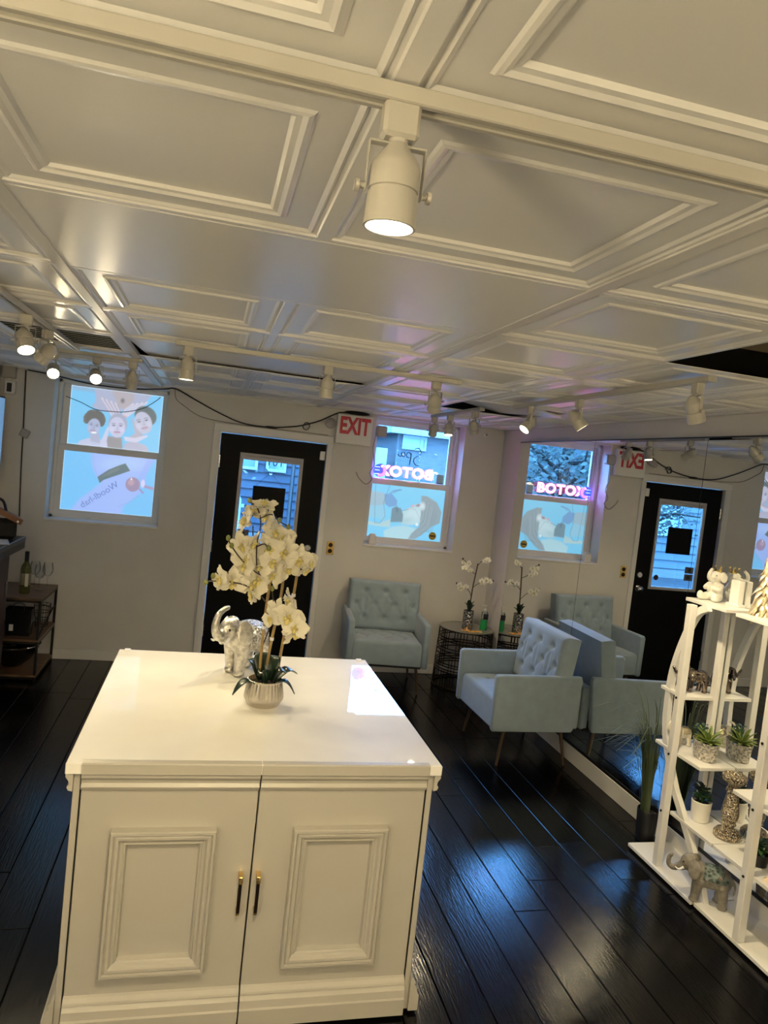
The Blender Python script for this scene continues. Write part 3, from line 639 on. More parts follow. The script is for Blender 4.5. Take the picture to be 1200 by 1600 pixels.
bm_ = bpy.data.materials.new('street_brick'); bm_.use_nodes = True; nt = bm_.node_tree; b = nt.nodes['Principled BSDF']; bt = nt.nodes.new('ShaderNodeTexBrick')
bt.inputs['Color1'].default_value = (.065, .055, .053, 1); bt.inputs['Color2'].default_value = (.052, .047, .046, 1); bt.inputs['Mortar'].default_value = (.060, .058, .056, 1); bt.inputs['Scale'].default_value = 3.4; bt.inputs['Mortar Size'].default_value = .03
tc = nt.nodes.new('ShaderNodeTexCoord'); mp = nt.nodes.new('ShaderNodeMapping'); mp.inputs['Rotation'].default_value = (PI/2, 0, 0); nt.links.new(tc.outputs['Object'], mp.inputs[0]); nt.links.new(mp.outputs[0], bt.inputs[0]); nt.links.new(bt.outputs[0], b.inputs['Base Color']); b.inputs['Roughness'].default_value = .85; b.inputs['Specular IOR Level'].default_value = .05
e = thing('brick_building', 'brick building with a pale boarded window outside the neon window', 'building', (3.55, 14., 0))
MB().box(0, 4.5, 0, 5, -.05, 2.62).build('wall', bm_, e, 0); MB().box(-.2, 4.6, -.25, 5.2, 2.62, 2.85).build('cornice', HWHITE, e, 0)
MB().box(-.42, -.2, -.1, .1, 0, 2.3).build('drainpipe_casing', HWHITE, e, 0)
MB().box(.14, .56, -.04, .02, 2.36, 2.62).build('window_board', HWHITE, e, 0); MB().frame(.10, .60, 2.33, 2.61, [(0, 0), (0, -.06), (.05, -.06), (.05, 0)]).build('window_frame', HWHITE, e, 0)
e = thing('street_lamp', 'slim street lamp post seen through the door glass', 'lamp post', (1.72, 15.6, -.03))
MB().lathe([(.09, 0), (.07, .2), (.045, .4), (.04, 4.2), (.001, 4.2)], 10).build('post', STEEL, e); MB().tube(bez([(0, 0, 4.1), (0, -.3, 4.35), (0, -.9, 4.4)], 6), .03, 6).build('arm', STEEL, e); MB().ellip((0, -1.05, 4.38), (.12, .26, .06), 10, 6).build('head', GREYP, e)
e = thing('garden_fence', 'low white picket fence in front of the clapboard house', 'fence', (-3.0, 16.6, -.03))
pk = MB().prism([(-.05, 0), (.05, 0), (.05, .85), (0, .95), (-.05, .85)], 1, -.012, .012).mesh('picket', 0); pk.materials.append(HWHITE)
for k in range(24): link('picket', pk, None, e, (k*.16, 0, .03))
for z_ in (.3, .7): MB().box(-.1, 3.8, .012, .05, z_, z_+.08).build('rail', HWHITE, e, 0)
def tree(x, y, h, r, label, seed):
    R_ = random.Random(seed); e = thing('street_tree', label, 'tree', (x, y, -.03))
    t = MB(); t.tube(bez([(0, 0, 0), (.05, 0, h*.25), (-.04, .03, h*.5), (.03, 0, h*.8)], 4), [.16-.11*i/12 for i in range(13)], 8)
    tips = []
    for k in range(34):
        z0 = h*R_.uniform(.22, .78); a = R_.uniform(0, 2*PI); L = r*R_.uniform(.6, 1.05)
        p = [(0, 0, z0), (L*.5*math.cos(a), L*.5*math.sin(a), z0+L*R_.uniform(.05, .35)), (L*math.cos(a+.2), L*math.sin(a+.2), z0+L*R_.uniform(.1, .7))]
        t.tube(bez(p, 3), [.045-.006*i for i in range(7)], 5); tips += [Vector(q) for q in bez(p, 5)[3:]]
    t.build('trunk', mat('bark', (.015, .012, .010), .9, spec=.06), e)
    lf = MB()
    for k in range(4200):
        c_ = R_.choice(tips)+Vector([R_.gauss(0, .22) for _ in range(3)]); s_ = R_.uniform(.03, .075); a = R_.uniform(0, PI); b_ = R_.uniform(-1, 1)
        u_ = Vector((math.cos(a), math.sin(a), b_*.5))*s_; v_ = Vector((-math.sin(a)*.4, math.cos(a)*.4, .8))*s_*.6
        lf.add([c_-u_, c_+v_, c_+u_, c_-v_], [(0, 1, 2, 3)])
    o = lf.build('foliage', mat('autumn_leaf', (.037, .042, .035), .8, spec=.06, var=.5, vscale=3), e, 0); o['kind'] = 'stuff'
tree(-1.1, 12.2, 4.6, 1.7, 'leafy street tree outside, seen in the mirrored neon window', 4)
tree(-4.6, 15.0, 5.0, 1.5, 'leafy street tree farther down the street than the other', 9)

# ================================================================== MIRRORS
my = [5.872, 4.612, 3.420, 2.228, 1.0]
ml = ['frameless wall mirror panel nearest the window wall, behind the side table', 'frameless wall mirror panel behind the armchair that backs onto it', 'frameless wall mirror panel behind the crowned elephant and white shelf', 'frameless wall mirror panel past the shelf toward the room behind']
for k in range(4):
    o = MB().box(2.604, 2.610, my[k+1]+.0018, my[k]-.0018, .131, 2.2415).build('wall_mirror', MIRROR, None, 0); tag(o, ml[k], 'mirror', 'mirror panels on the wall')
o = MB().box(2.611, XR, .9, 5.876, .131, 2.24).build('trim_4', mat('mirror_backing', (.06, .07, .07), .6), None, 0); o['kind'] = 'structure'

# ================================================================== TRACK LIGHTS
ZT = 2.345
def track(x0, x1, y0, y1, label):
    o = thing('track_rail', label, 'track rail', ((x0+x1)/2, (y0+y1)/2, ZT)); along = 0 if x1-x0 > y1-y0 else 1
    hx, hy = (x1-x0)/2, (y1-y0)/2
    if along == 0: m_ = MB().box(-hx, hx, -.018, -.006, 0, .022, .002).box(-hx, hx, .006, .018, 0, .022, .002).box(-hx, hx, -.017, .017, .012, .022); en = [MB().box(s_*hx-.012, s_*hx+.012, -.019, .019, -.001, .021, .002) for s_ in (-1, 1)]
    else: m_ = MB().box(-.018, -.006, -hy, hy, 0, .022, .002).box(.006, .018, -hy, hy, 0, .022, .002).box(-.017, .017, -hy, hy, .012, .022); en = [MB().box(-.019, .019, s_*hy-.012, s_*hy+.012, -.001, .021, .002) for s_ in (-1, 1)]
    m_.build('rail', LAMPW, o, 0)
    for e_ in en: e_.build('end_cap', LAMPW, o, 0)
track(-1.0, 2.0, .918, .954, 'white track rail closest to the ceiling light over the cabinet front')
track(-.20, 1.17, 3.472, 3.508, 'white track rail crossing the ceiling between the two flat tiles')
track(-.80, -.764, 2.3, 4.30, 'white track rail running toward the poster window')
track(-.98, -.46, 4.49, 4.526, 'short white track rail near the ceiling grille')
track(1.785, 1.821, 2.40, 4.20, 'white track rail running along beside the mirrors')
track(1.70, 1.75, 4.60, 5.70, 'short white track rail ending before the neon window')
track(-1.2, 2.0, -.55, -.514, 'white track rail behind the viewer over the cabinet side')
_hc = {}
def hmesh():
    if _hc: return _hc
    def put(k, mb, m_, sm=40): me = mb.mesh(k, sm); me.materials.append(m_); _hc[k] = me
    put('adapter', MB().box(-.024, .024, -.016, .016, -.042, .004, .005), LAMPW, 0)
    put('yoke', MB().box(-.038, .038, -.007, .007, -.050, -.047, .001).box(-.0385, -.0365, -.006, .006, -.112, -.047, .0008).box(.0365, .0385, -.006, .006, -.112, -.047, .0008).lathe([(.011, -.05), (.013, -.042)], 12), LAMPW, 30)
    put('lamp_head', MB().lathe([(.001, -.060), (.011, -.060), (.014, -.056), (.029, -.036), (.033, -.028), (.033, .000), (.0305, .0008), (.0305, .0035), (.033, .0045), (.0345, .046), (.0315, .0465), (.030, .040)], 28, None, True, False), LAMPW)
    put('knob', MB().lathe([(.004, 0), (.004, .006), (.008, .007), (.008, .012), (.001, .012)], 10, at_frame((0, 1, 0), (0, 0, 1), (1, 0, 0), (.0385, 0, 0))), LAMPW)
    put('lens', MB().lathe([(.001, .0405), (.030, .0405)], 24, None, False, False), LENS, 0)
    put('lens_off', MB().lathe([(.001, .0405), (.030, .0405)], 24, None, False, False), LENSOFF, 0)
    return _hc
LAMPS = []
def lamp(x, y, d, label, lit=True, yaw=0., pw=1., ang=80):
    H_ = hmesh(); o = thing('track_lamp', label, 'track light', (x, y, ZT), 0, 'white track lamps on the ceiling')
    link('adapter', H_['adapter'], None, o, None, (0, 0, yaw)); link('yoke', H_['yoke'], None, o, None, (0, 0, yaw))
    d = Vector(d).normalized(); q = d.to_track_quat('Z', 'Y')
    # keep the head's side knobs on the yoke axis
    ax = Vector((math.cos(yaw), math.sin(yaw), 0)); ax = (ax-d*ax.dot(d)).normalized(); M = at_frame(ax, d.cross(ax), d, (0, 0, -.106))
    h = link('lamp_head', H_['lamp_head'], None, o); h.matrix_local = M
    for s_ in (0, PI): link('knob', H_['knob'], None, h, None, (0, 0, s_))
    link('lens', H_['lens' if lit else 'lens_off'], None, h)
    b0 = M @ Vector((0, 0, -.058))
    MB().tube(bez([(0, 0, -.044), (.012*ax.x, .012*ax.y, -.058), ((b0.x+.02*ax.x)*.6, (b0.y+.02*ax.y)*.6, (b0.z-.05)/2), b0], 5), .0045, 6).build('cord', LAMPW, o)
    if lit:
        l = bpy.data.lights.new('lamp_light', 'SPOT'); l.energy = SPOT_W*pw; l.color = WARM; l.spot_size = math.radians(ang); l.spot_blend = .65; l.shadow_soft_size = .024
        lo = bpy.data.objects.new('lamp_light', l); COL.objects.link(lo); lo.parent = o
        lo.location = Vector((0, 0, -.106))+d*.052; lo.rotation_euler = d.to_track_quat('-Z', 'Y').to_euler()
    return o
lamp(.195, .936, (.0, .02, -1), 'white track lamp shining straight down over the cabinet front', True, 0, 2.7, 145)
lamp(-.150, 3.49, (0, 0, -1), 'lit track lamp hanging straight down from the middle rail, one nearer the poster window', True, 0, .95, 95)
lamp(.505, 3.49, (.0, .1, -1), 'lit track lamp hanging straight down at the middle of the middle rail', True, 0, .85, 95)
lamp(1.055, 3.49, (.22, .8, -.6), 'track lamp turned away at the end of the middle rail near the exit sign', True, .3, .55, 80)
lamp(-.782, 3.23, (.35, -.55, -1), 'lit track lamp first on the rail toward the poster window', True, .3, .8, 85)
lamp(-.782, 3.62, (-.5, .3, -.6), 'track lamp turned toward the dark corner on the rail toward the poster window', False, .9, .35)
lamp(-.93, 4.508, (.25, -1, -.62), 'glaring track lamp on the short rail by the grille, end nearer the corner', True, .2, .9, 80)
lamp(-.70, 4.508, (.22, -1, -.62), 'glaring track lamp at the middle of the short rail by the grille', True, .1, .9, 80)
lamp(-.50, 4.508, (-.05, .5, -1), 'unlit track lamp on the short rail above the three faces poster', False, 0)
lamp(1.803, 3.99, (-.65, -.15, -.75), 'lit track lamp tilted toward the cabinet on the rail beside the mirrors', True, 1.4, .75, 75)
lamp(1.803, 3.40, (.55, -.25, -.75), 'lit track lamp tilted toward the mirror on the rail beside the mirrors', True, 1.5, .8, 75)
lamp(1.803, 2.47, (.48, .10, -1), 'track lamp pointing down near the open ceiling tile', True, 1.5, 2.4, 80)
lamp(1.715, 5.62, (.1, .6, -.8), 'shadowed track lamp in front of the neon window glass', False, .1)
lamp(1.735, 5.28, (-.04, -.2, -1), 'small lit track lamp on the short rail before the neon window', True, .1, 1.1, 150)
lamp(1.738, 4.75, (.4, .75, -.7), 'unlit track lamp turned to the wall on the short rail before the neon window', False, .1)
for x_, d_, t_ in ((-.75, (.2, .75, -1), 'track lamp on the rear rail, one nearest the counter wall'), (.35, (0.05, .8, -1), 'track lamp on the rear rail, middle one aimed at the cabinet'), (1.55, (.35, .8, -1), 'track lamp on the rear rail, one nearest the mirror wall')):
    lamp(x_, -.53, d_, t_, True, 0, .35, 80)

FILL_GLOBE = mat('fill_globe', (.8, .78, .7), .3, emit=(1.0, .82, .50), estr=FILL_GLOBE_E)  # out-of-view pendants, added to brighten the ceiling and the near room
for x_, y_, t_ in ((2.05, -.35, 'added unseen opal globe pendant hanging beside the gold tree shelf, nearest the mirror wall'), (-.95, .02, 'added unseen opal globe pendant hanging near the counter wall'), (.55, -1.5, 'added unseen opal globe pendant hanging in the rear of the room')):
    o = thing('fill_pendant', t_, 'lamp', (x_, y_, 0), 0, 'added unseen opal globe pendants')
    gr = .062 if x_ > 1.9 else .088
    MB().ellip((0, 0, 1.945-gr), (gr, gr, gr), 20, 14).build('globe', FILL_GLOBE, o); MB().lathe([(.02, 1.94), (.03, 1.945), (.03, 1.985), (.001, 1.99)], 14).build('cap', BRASS, o); MB().tube([(0, 0, 1.985), (0, 0, 2.36)], .004, 6).build('cord', BLACKP, o); MB().lathe([(.045, 2.369), (.045, 2.35), (.001, 2.345)], 16).build('canopy', BRASS, o)

# ================================================================== ISLAND CABINET
cab = thing('island_cabinet', 'large white lacquered two-door island cabinet with picture-frame mouldings', 'cabinet', (.25, 2.9, 0))
def C(mb): # build in world coordinates, shift to the cabinet's origin
    mb.v = [(a-.25, b-2.9, c_) for a, b, c_ in mb.v]; return mb
X0, X1, Y0, Y1 = -.320, .838, 2.282, 3.525
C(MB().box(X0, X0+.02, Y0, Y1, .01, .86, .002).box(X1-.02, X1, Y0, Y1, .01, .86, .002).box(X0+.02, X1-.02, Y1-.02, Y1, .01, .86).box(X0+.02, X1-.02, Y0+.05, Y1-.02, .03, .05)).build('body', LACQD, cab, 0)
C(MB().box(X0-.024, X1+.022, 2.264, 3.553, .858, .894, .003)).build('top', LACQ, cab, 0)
# corner lugs on the far edge of the top
for x_ in (X0+.0, X1-.03): C(MB().box(x_, x_+.03, 3.52, 3.556, .86, .899, .003)).build('corner_block', LACQ, cab, 0)
PT = [(0, .803), (.012, .806), (.017, .816), (.011, .826), (.013, .836), (.022, .848), (.022, .856), (0, .858)]
PB = [(0, .136), (.008, .131), (.016, .119), (.019, .112), (.013, .108), (.024, .095), (.028, .072), (.034, .068), (.034, .012), (0, .012)]
for prof, nm in ((PT, 'top_moulding'), (PB, 'base_moulding')):
    C(MB().prism([(X0-a, z_) for a, z_ in prof], 1, Y0-.012, Y1+.02)).build(nm, LACQD, cab, 0)
    C(MB().prism([(X1+a, z_) for a, z_ in prof], 1, Y0-.012, Y1+.02)).build(nm, LACQD, cab, 0)
    C(MB().prism([(Y1+a, z_) for a, z_ in prof], 0, X0, X1)).build(nm, LACQD, cab, 0)
PD = [(0, .803), (-.012, .806), (-.017, .816), (-.010, .827), (-.012, .836), (-.022, .848), (-.022, .857), (-.017, .860), (-.030, .862), (-.030, .893), (-.026, .897), (-.006, .898), (0, .897)]
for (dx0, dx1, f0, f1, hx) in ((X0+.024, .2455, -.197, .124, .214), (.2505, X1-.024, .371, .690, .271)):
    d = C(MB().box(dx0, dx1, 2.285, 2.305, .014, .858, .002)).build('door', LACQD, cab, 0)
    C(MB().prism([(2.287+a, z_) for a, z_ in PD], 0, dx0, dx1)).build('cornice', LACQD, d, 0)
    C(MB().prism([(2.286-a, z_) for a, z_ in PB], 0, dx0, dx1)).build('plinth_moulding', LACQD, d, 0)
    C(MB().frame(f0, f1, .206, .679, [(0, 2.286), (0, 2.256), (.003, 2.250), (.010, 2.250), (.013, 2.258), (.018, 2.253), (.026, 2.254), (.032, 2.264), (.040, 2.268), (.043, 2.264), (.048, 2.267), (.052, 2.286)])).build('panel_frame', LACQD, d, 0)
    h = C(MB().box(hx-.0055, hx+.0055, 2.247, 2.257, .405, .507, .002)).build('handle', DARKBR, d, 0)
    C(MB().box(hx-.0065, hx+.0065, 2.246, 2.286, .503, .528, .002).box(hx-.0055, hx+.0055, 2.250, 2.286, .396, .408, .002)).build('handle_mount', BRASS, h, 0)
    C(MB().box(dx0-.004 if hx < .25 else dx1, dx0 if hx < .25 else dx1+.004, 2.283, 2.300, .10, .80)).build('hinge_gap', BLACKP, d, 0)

# ================================================================== ARMCHAIRS
def tufted(w_, h_, t_, btns, r=.035, depth=.018, bulge=.012, nx=56, ny=44, crease=.010, reach=.17):
    """cushion on the XY plane growing to +Z with button tufting"""
    us = .5-.5*np.cos(np.linspace(0, PI, nx+1)); us = .45*us+.55*np.linspace(0, 1, nx+1)
    vs_ = .5-.5*np.cos(np.linspace(0, PI, ny+1)); vs_ = .45*vs_+.55*np.linspace(0, 1, ny+1)
    X, Y = np.meshgrid(us*w_, vs_*h_)
    d = np.minimum(np.minimum(X, w_-X), np.minimum(Y, h_-Y)); e = np.clip(d, 0, r)
    Z = t_-r+np.sqrt(np.maximum(0, r*r-(r-e)**2))+bulge*np.sin(PI*X/w_)**.7*np.sin(PI*Y/h_)**.7
    fade = np.clip(d/.05, 0, 1)
    B = [(u*w_, v*h_) for u, v in btns]; dep = np.zeros_like(Z)
    for bx, by in B: q = np.hypot(X-bx, Y-by); dep = np.maximum(dep, depth*np.exp(-(q/.022)**2)+.45*depth*np.exp(-(q/.055)**2))
    for i, a in enumerate(B):
        for c_ in B[i+1:]:
            ex, ey = c_[0]-a[0], c_[1]-a[1]; L = math.hypot(ex, ey)
            if L > reach or abs(ey) < .02: continue
            t = np.clip(((X-a[0])*ex+(Y-a[1])*ey)/L**2, 0, 1); q = np.hypot(X-a[0]-t*ex, Y-a[1]-t*ey); dep = np.maximum(dep, crease*np.exp(-(q/.016)**2))
    Z = Z-dep*fade
    N = (nx+1)*(ny+1); idx = lambda i, j: j*(nx+1)+i
    V = [(X[j, i], Y[j, i], Z[j, i]) for j in range(ny+1) for i in range(nx+1)]
    F_ = [(idx(i, j), idx(i+1, j), idx(i+1, j+1), idx(i, j+1)) for j in range(ny) for i in range(nx)]
    rim = [idx(i, 0) for i in range(nx)]+[idx(nx, j) for j in range(ny)]+[idx(nx-i, ny) for i in range(nx)]+[idx(0, ny-j) for j in range(ny)]
    base = len(V); n = len(rim); V += [(V[k][0], V[k][1], 0.) for k in rim]
    F_ += [(rim[k], base+k, base+(k+1) % n, rim[(k+1) % n]) for k in range(n)]; F_.append(tuple(base+k for k in range(n))[::-1])
    m_ = MB(); m_.v = V; m_.f = F_
    return m_, [(bx, by, float(t_+bulge-depth*1.35)) for bx, by in B]
def armchair(label, loc, rz):
    """origin on the floor under the seat centre; faces -Y"""
    W, D = .70, .60; o = thing('armchair', label, 'chair', loc, rz)
    sw = W-.115
    sb = [(u, v) for v, us in ((.30, (.22, .5, .78)), (.52, (.08, .36, .64, .92)), (.74, (.22, .5, .78))) for u in us]
    m_, bt_ = tufted(sw, D-.10, .195, sb, .03, .012, .014, reach=.2); s_ = m_.build('seat', VELVET, o, 60, (-sw/2, -D/2-.015, .258))
    bm2 = MB().lathe([(.007, 0), (.006, .003), (.001, .004)], 8).mesh('button', 40); bm2.materials.append(PIPE)
    for p in bt_: link('button', bm2, None, s_, p)
    bb = [(u, v) for v, us in ((.26, (.22, .5, .78)), (.52, (.10, .36, .64, .90)), (.78, (.22, .5, .78))) for u in us]
    bw = W-.055; m_, bt_ = tufted(bw, .44, .12, bb, .035, .022, .016, reach=.24)
    b_ = m_.build('backrest', VELVET, o, 60, (-bw/2, D/2-.10, .44), (PI/2-.14, 0, 0))
    for p in bt_: link('button', bm2, None, b_, p)
    MB().box(-W/2+.055, W/2-.055, D/2-.03, D/2+.03, .25, .55, .01).build('back_panel', VELVET, o, 0)
    for s2 in (-1, 1):
        xa, xb = sorted((s2*W/2, s2*(W/2-.054)))
        pf = [(-D/2-.022, .245), (D/2-.045, .245), (D/2-.03, .27), (D/2+.0, .60), (D/2-.01, .628), (-D/2-.02, .622), (-D/2-.036, .605), (-D/2-.030, .26)]
        def ins(k):
            cx, cz = .0, .43; return [(p[0]+(k if p[0] < cx else -k), p[1]+(k if p[1] < cz else -k)) for p in pf]
        rings = [[(x_, p[0], p[1]) for p in ins(k)] for x_, k in ((xa, .012), (xa+.004, .004), (xa+.012, 0), (xb-.012, 0), (xb-.004, .004), (xb, .012))]
        MB().ring_loft(rings).build('arm', VELVET, o, 50)
    MB().box(-W/2+.05, W/2-.05, -D/2, D/2, .235, .262, .004).build('seat_frame', DARKFAB, o, 0)
    for sx in (-1, 1):
        for sy in (-1, 1):
            MB().tube([(sx*(W/2-.075), sy*(D/2-.09), .245), (sx*(W/2-.045), sy*(D/2-.05), .0)], [.015, .008], 10).build('leg', BRASSLEG, o)
    return o
BRASSLEG = mat('leg_brown_bronze', (.10, .065, .035), .35, .5)
armchair('seafoam tufted armchair facing the room below the neon window', (1.595, 6.03, 0), -.10)
armchair('seafoam tufted armchair with its back against the mirror', (2.262, 4.645, 0), -PI/2+.02)

# ================================================================== ROUND TABLE
tb = thing('side_table', 'round dark wire drum side table with glass top in the corner', 'table', (2.385, 6.09, 0))
def trad(z_): return .262-.02*z_/.53
rg = {}
for z_ in (.012, .150, .172, .200, .222, .300, .335, .360, .425, .450, .525):
    MB().tube([(trad(z_)*math.cos(a), trad(z_)*math.sin(a), z_) for a in np.linspace(0, 2*PI, 41)], .0055 if z_ not in (.012, .525) else .008, 6).build('ring', DARKBR, tb)
vb = {}
for (za, zb) in ((.012, .16), (.20, .34), (.36, .525)):
    me = MB().tube([(trad(za), 0, za), (trad(zb), 0, zb)], .004, 6).mesh('bar'); me.materials.append(DARKBR)
    for k in range(9):
        for q in (-1, 0, 1): link('bar', me, None, tb, None, (0, 0, 2*PI*k/9+q*.115+(.2 if za < .1 else .0 if za < .3 else .1)))
MB().lathe([(.001, .526), (.246, .526), (.248, .530), (.246, .534), (.001, .534)], 48).build('table_top', mat('table_glass', (.20, .20, .18), .06, spec=.8), tb)
# ================================================================== ORCHIDS
def petal_mesh(name, L, W, m, curl=.25, cup=.15, nx=5, ny=5):
    mb = MB(); V = []
    for j in range(ny+1):
        t = j/ny; wd = W*math.sin(PI*min(1, .12+.88*t)**.8)**.7*(.35+.65*min(1, t*2)) if t < 1 else W*.18
        for i in range(nx+1):
            s_ = i/nx*2-1
            V.append((s_*wd/2, L*t, curl*L*(t*t-.3*t)+cup*wd*s_*s_*.6+.004*math.sin(9*t+5*s_)))
    Fc = [(j*(nx+1)+i, j*(nx+1)+i+1, (j+1)*(nx+1)+i+1, (j+1)*(nx+1)+i) for j in range(ny) for i in range(nx)]
    mb.v = V; mb.f = Fc; me = mb.mesh(name, 60); me.materials.append(m); return me
_pc = {}
def flower(parent, loc, nrm, size, m, lipm, roll=0., split=True, tilt=0.):
    key = (m.name, lipm.name)
    if key not in _pc:
        lip = MB(); lip.ellip((0, -.012, .012), (.007, .010, .007), 8, 5).ellip((0, .004, .012), (.005, .006, .008), 8, 5).ellip((-.009, -.004, .012), (.005, .006, .005), 6, 4).ellip((.009, -.004, .012), (.005, .006, .005), 6, 4)
        lm = lip.mesh('lip', 60); lm.materials.append(lipm)
        _pc[key] = (petal_mesh('petal', .050, .060, m, .10, .12), petal_mesh('petal', .050, .034, m, -.05, .2), lm)
    big, sep, lm = _pc[key]
    z = Vector(nrm).normalized(); x_ = Vector((0, 0, 1)).cross(z); x_ = x_.normalized() if x_.length > .1 else Vector((1, 0, 0)); y_ = z.cross(x_)
    M = at_frame(x_, y_, z, loc) @ Matrix.Rotation(roll, 4, 'Z') @ Matrix.Scale(size/.05, 4)
    lay = [(big, PI/2*.92, .003), (big, -PI/2*.92, .003), (sep, 0, 0), (sep, PI*.70, 0), (sep, -PI*.70, 0)]
    if split:
        f = bpy.data.objects.new('flower', None); COL.objects.link(f); f.parent = parent; f.matrix_local = M; f.empty_display_size = .01
        for me, a, h in lay: link('petal', me, None, f, (0, 0, h), (0, 0, a))
        link('lip', lm, None, f)
    else:
        mb = MB()
        for me, a, h in lay: mb.add([tuple(v.co) for v in me.vertices], [tuple(p.vertices) for p in me.polygons], Matrix.Translation((0, 0, h)) @ Matrix.Rotation(a, 4, 'Z'))
        f = mb.build('flower', m, parent, 60); f.matrix_local = M; link('lip', lm, None, f)
    return f
def leaf(parent, base, tip, width, m, droop=.05, up=None, name='leaf'):
    b, t = Vector(base), Vector(tip); ax = t-b; L = ax.length; side = ax.cross(Vector((0, 0, 1))); side = side.normalized() if side.length > 1e-4 else Vector((1, 0, 0)); nn = side.cross(ax).normalized()
    V = []; n = 7
    for j in range(n+1):
        s_ = j/n; wd = width*math.sin(PI*(.06+.92*s_))**.75; c_ = b+ax*s_+Vector((0, 0, droop*math.sin(PI*s_)))
        for k in (-1, -.5, 0, .5, 1): V.append(tuple(c_+side*wd/2*k+nn*(abs(k)*wd*.18)))
    mb = MB(); mb.v = V; mb.f = [(j*5+i, j*5+i+1, (j+1)*5+i+1, (j+1)*5+i) for j in range(n) for i in range(4)]
    o = mb.build(name, m, parent, 60); md = o.modifiers.new('thickness', 'SOLIDIFY'); md.thickness = .002; return o
OB = Vector((.286, 2.835, .894))
orc = thing('potted_orchid', 'tall cream artificial orchid in a ribbed silver pot on the cabinet', 'plant', tuple(OB))
MB().lathe([(.056, 0), (.062, .004), (.066, .012), (.077, .030), (.0775, .036), (.076, .05), (.068, .098), (.069, .104), (.066, .106), (.063, .098), (.060, .080)], 64, None, True, False, 1, 1, .02, 1).build('pot', SILPOT, orc, 12)
MB().lathe([(.062, .082), (.03, .094), (.001, .097)], 20, None, False, False).build('soil', SOIL, orc)
def W_(x, z, dy=0.): return (x-OB.x, 2.86+dy-OB.y, z-OB.z)
stakes = [[W_(.262, .985), W_(.262, 1.2), W_(.268, 1.40), W_(.272, 1.47)], [W_(.288, 1.0, .02), W_(.300, 1.15, .02), W_(.318, 1.30, .02), W_(.322, 1.42, .02)], [W_(.338, 1.0, .04), W_(.352, 1.17, .04), W_(.372, 1.33, .04), W_(.378, 1.42, .04)]]
for p in stakes:
    MB().tube(bez(p, 4), .0058, 8).build('stake', BAMBOO, orc)
    for q in (1, 2): c_ = Vector(p[q]); MB().tube([c_-Vector((0, 0, .006)), c_+Vector((0, 0, .006))], .0085, 8).build('tie', PAPER, orc)
br = [[W_(.272, 1.40), W_(.215, 1.43, -.04), W_(.198, 1.53, -.06), W_(.205, 1.62, -.06), W_(.185, 1.68, -.06), W_(.155, 1.70, -.05)],
      [W_(.20, 1.64, -.06), W_(.24, 1.66, -.07), W_(.275, 1.635, -.07), W_(.31, 1.62, -.06)],
      [W_(.262, 1.30), W_(.232, 1.335, -.04), W_(.17, 1.375, -.06), W_(.10, 1.385, -.06), W_(.045, 1.38, -.04), W_(.02, 1.372, -.03)],
      [W_(.262, 1.40), W_(.21, 1.425, -.05), W_(.15, 1.47, -.06), W_(.105, 1.52, -.05), W_(.088, 1.55, -.05)],
      [W_(.262, 1.10, .03), W_(.30, 1.25, .0), W_(.318, 1.30, -.03), W_(.335, 1.255, -.06), W_(.36, 1.22, -.06)],
      [W_(.300, 1.28, .0), W_(.285, 1.32, -.03), W_(.277, 1.36, -.03)], [W_(.322, 1.40, .02), W_(.36, 1.45, -.02), W_(.40, 1.47, -.03), W_(.42, 1.45, -.02)],
      [W_(.20, 1.53, -.06), W_(.225, 1.545, -.08), W_(.24, 1.53, -.08)], [W_(.198, 1.55, -.06), W_(.18, 1.57, -.08), W_(.175, 1.61, -.08)]]
for p in br: MB().tube(bez(p, 5), .0026, 6).build('flower_stem', STEMB, orc)
for p in ((.02, 1.372, -.03), (.045, 1.40, -.04), (.088, 1.553, -.05), (.103, 1.525, -.05), (.155, 1.705, -.05), (.275, 1.64, -.07), (.312, 1.617, -.06), (.243, 1.53, -.08), (.277, 1.365, -.03)):
    MB().ellip(W_(*p), (.009, .009, .012), 8, 6).build('bud', BUD, orc)
FL = [(0.212, 1.692, 0), (0.181, 1.662, 0), (0.150, 1.628, 1), (0.178, 1.545, 3), (0.143, 1.53, 2), (0.234, 1.645, 1), (0.262, 1.585, 2), (0.31, 1.515, 4), (0.362, 1.495, 2), (0.265, 1.475, 2), (0.222, 1.45, 2), (0.165, 1.448, 1), (0.398, 1.452, 3), (0.408, 1.478, 3), (0.33, 1.445, 2), (0.282, 1.418, 1), (0.122, 1.385, 4), (0.165, 1.39, 2), (0.078, 1.395, 1), (0.204, 1.372, 2), (0.205, 1.335, 1), (0.305, 1.285, 1), (0.345, 1.262, 4), (0.378, 1.225, 2), (0.378, 1.19, 3), (0.282, 1.255, 1), (0.352, 1.322, 1), (0.246, 1.53, 4), (0.296, 1.566, 2), (0.21, 1.40, 4), (.16, 1.475, 2)]
rf = random.Random(11)
for i, (x_, z_, k) in enumerate(FL):
    base = {0: (-.1, -.5, .8), 1: (-.75, -.5, .15), 2: (0, -1, .1), 3: (.75, -.55, -.15), 4: (.05, -1, -.1)}[k]
    n_ = Vector(base)+Vector([rf.uniform(-.35, .35) for _ in range(3)])
    flower(orc, W_(x_, z_, rf.uniform(-.075, -.02)), n_, {4: .070, 2: .062}.get(k, .055)*rf.uniform(.92, 1.06), PETAL, LIP, rf.uniform(-.5, .5))
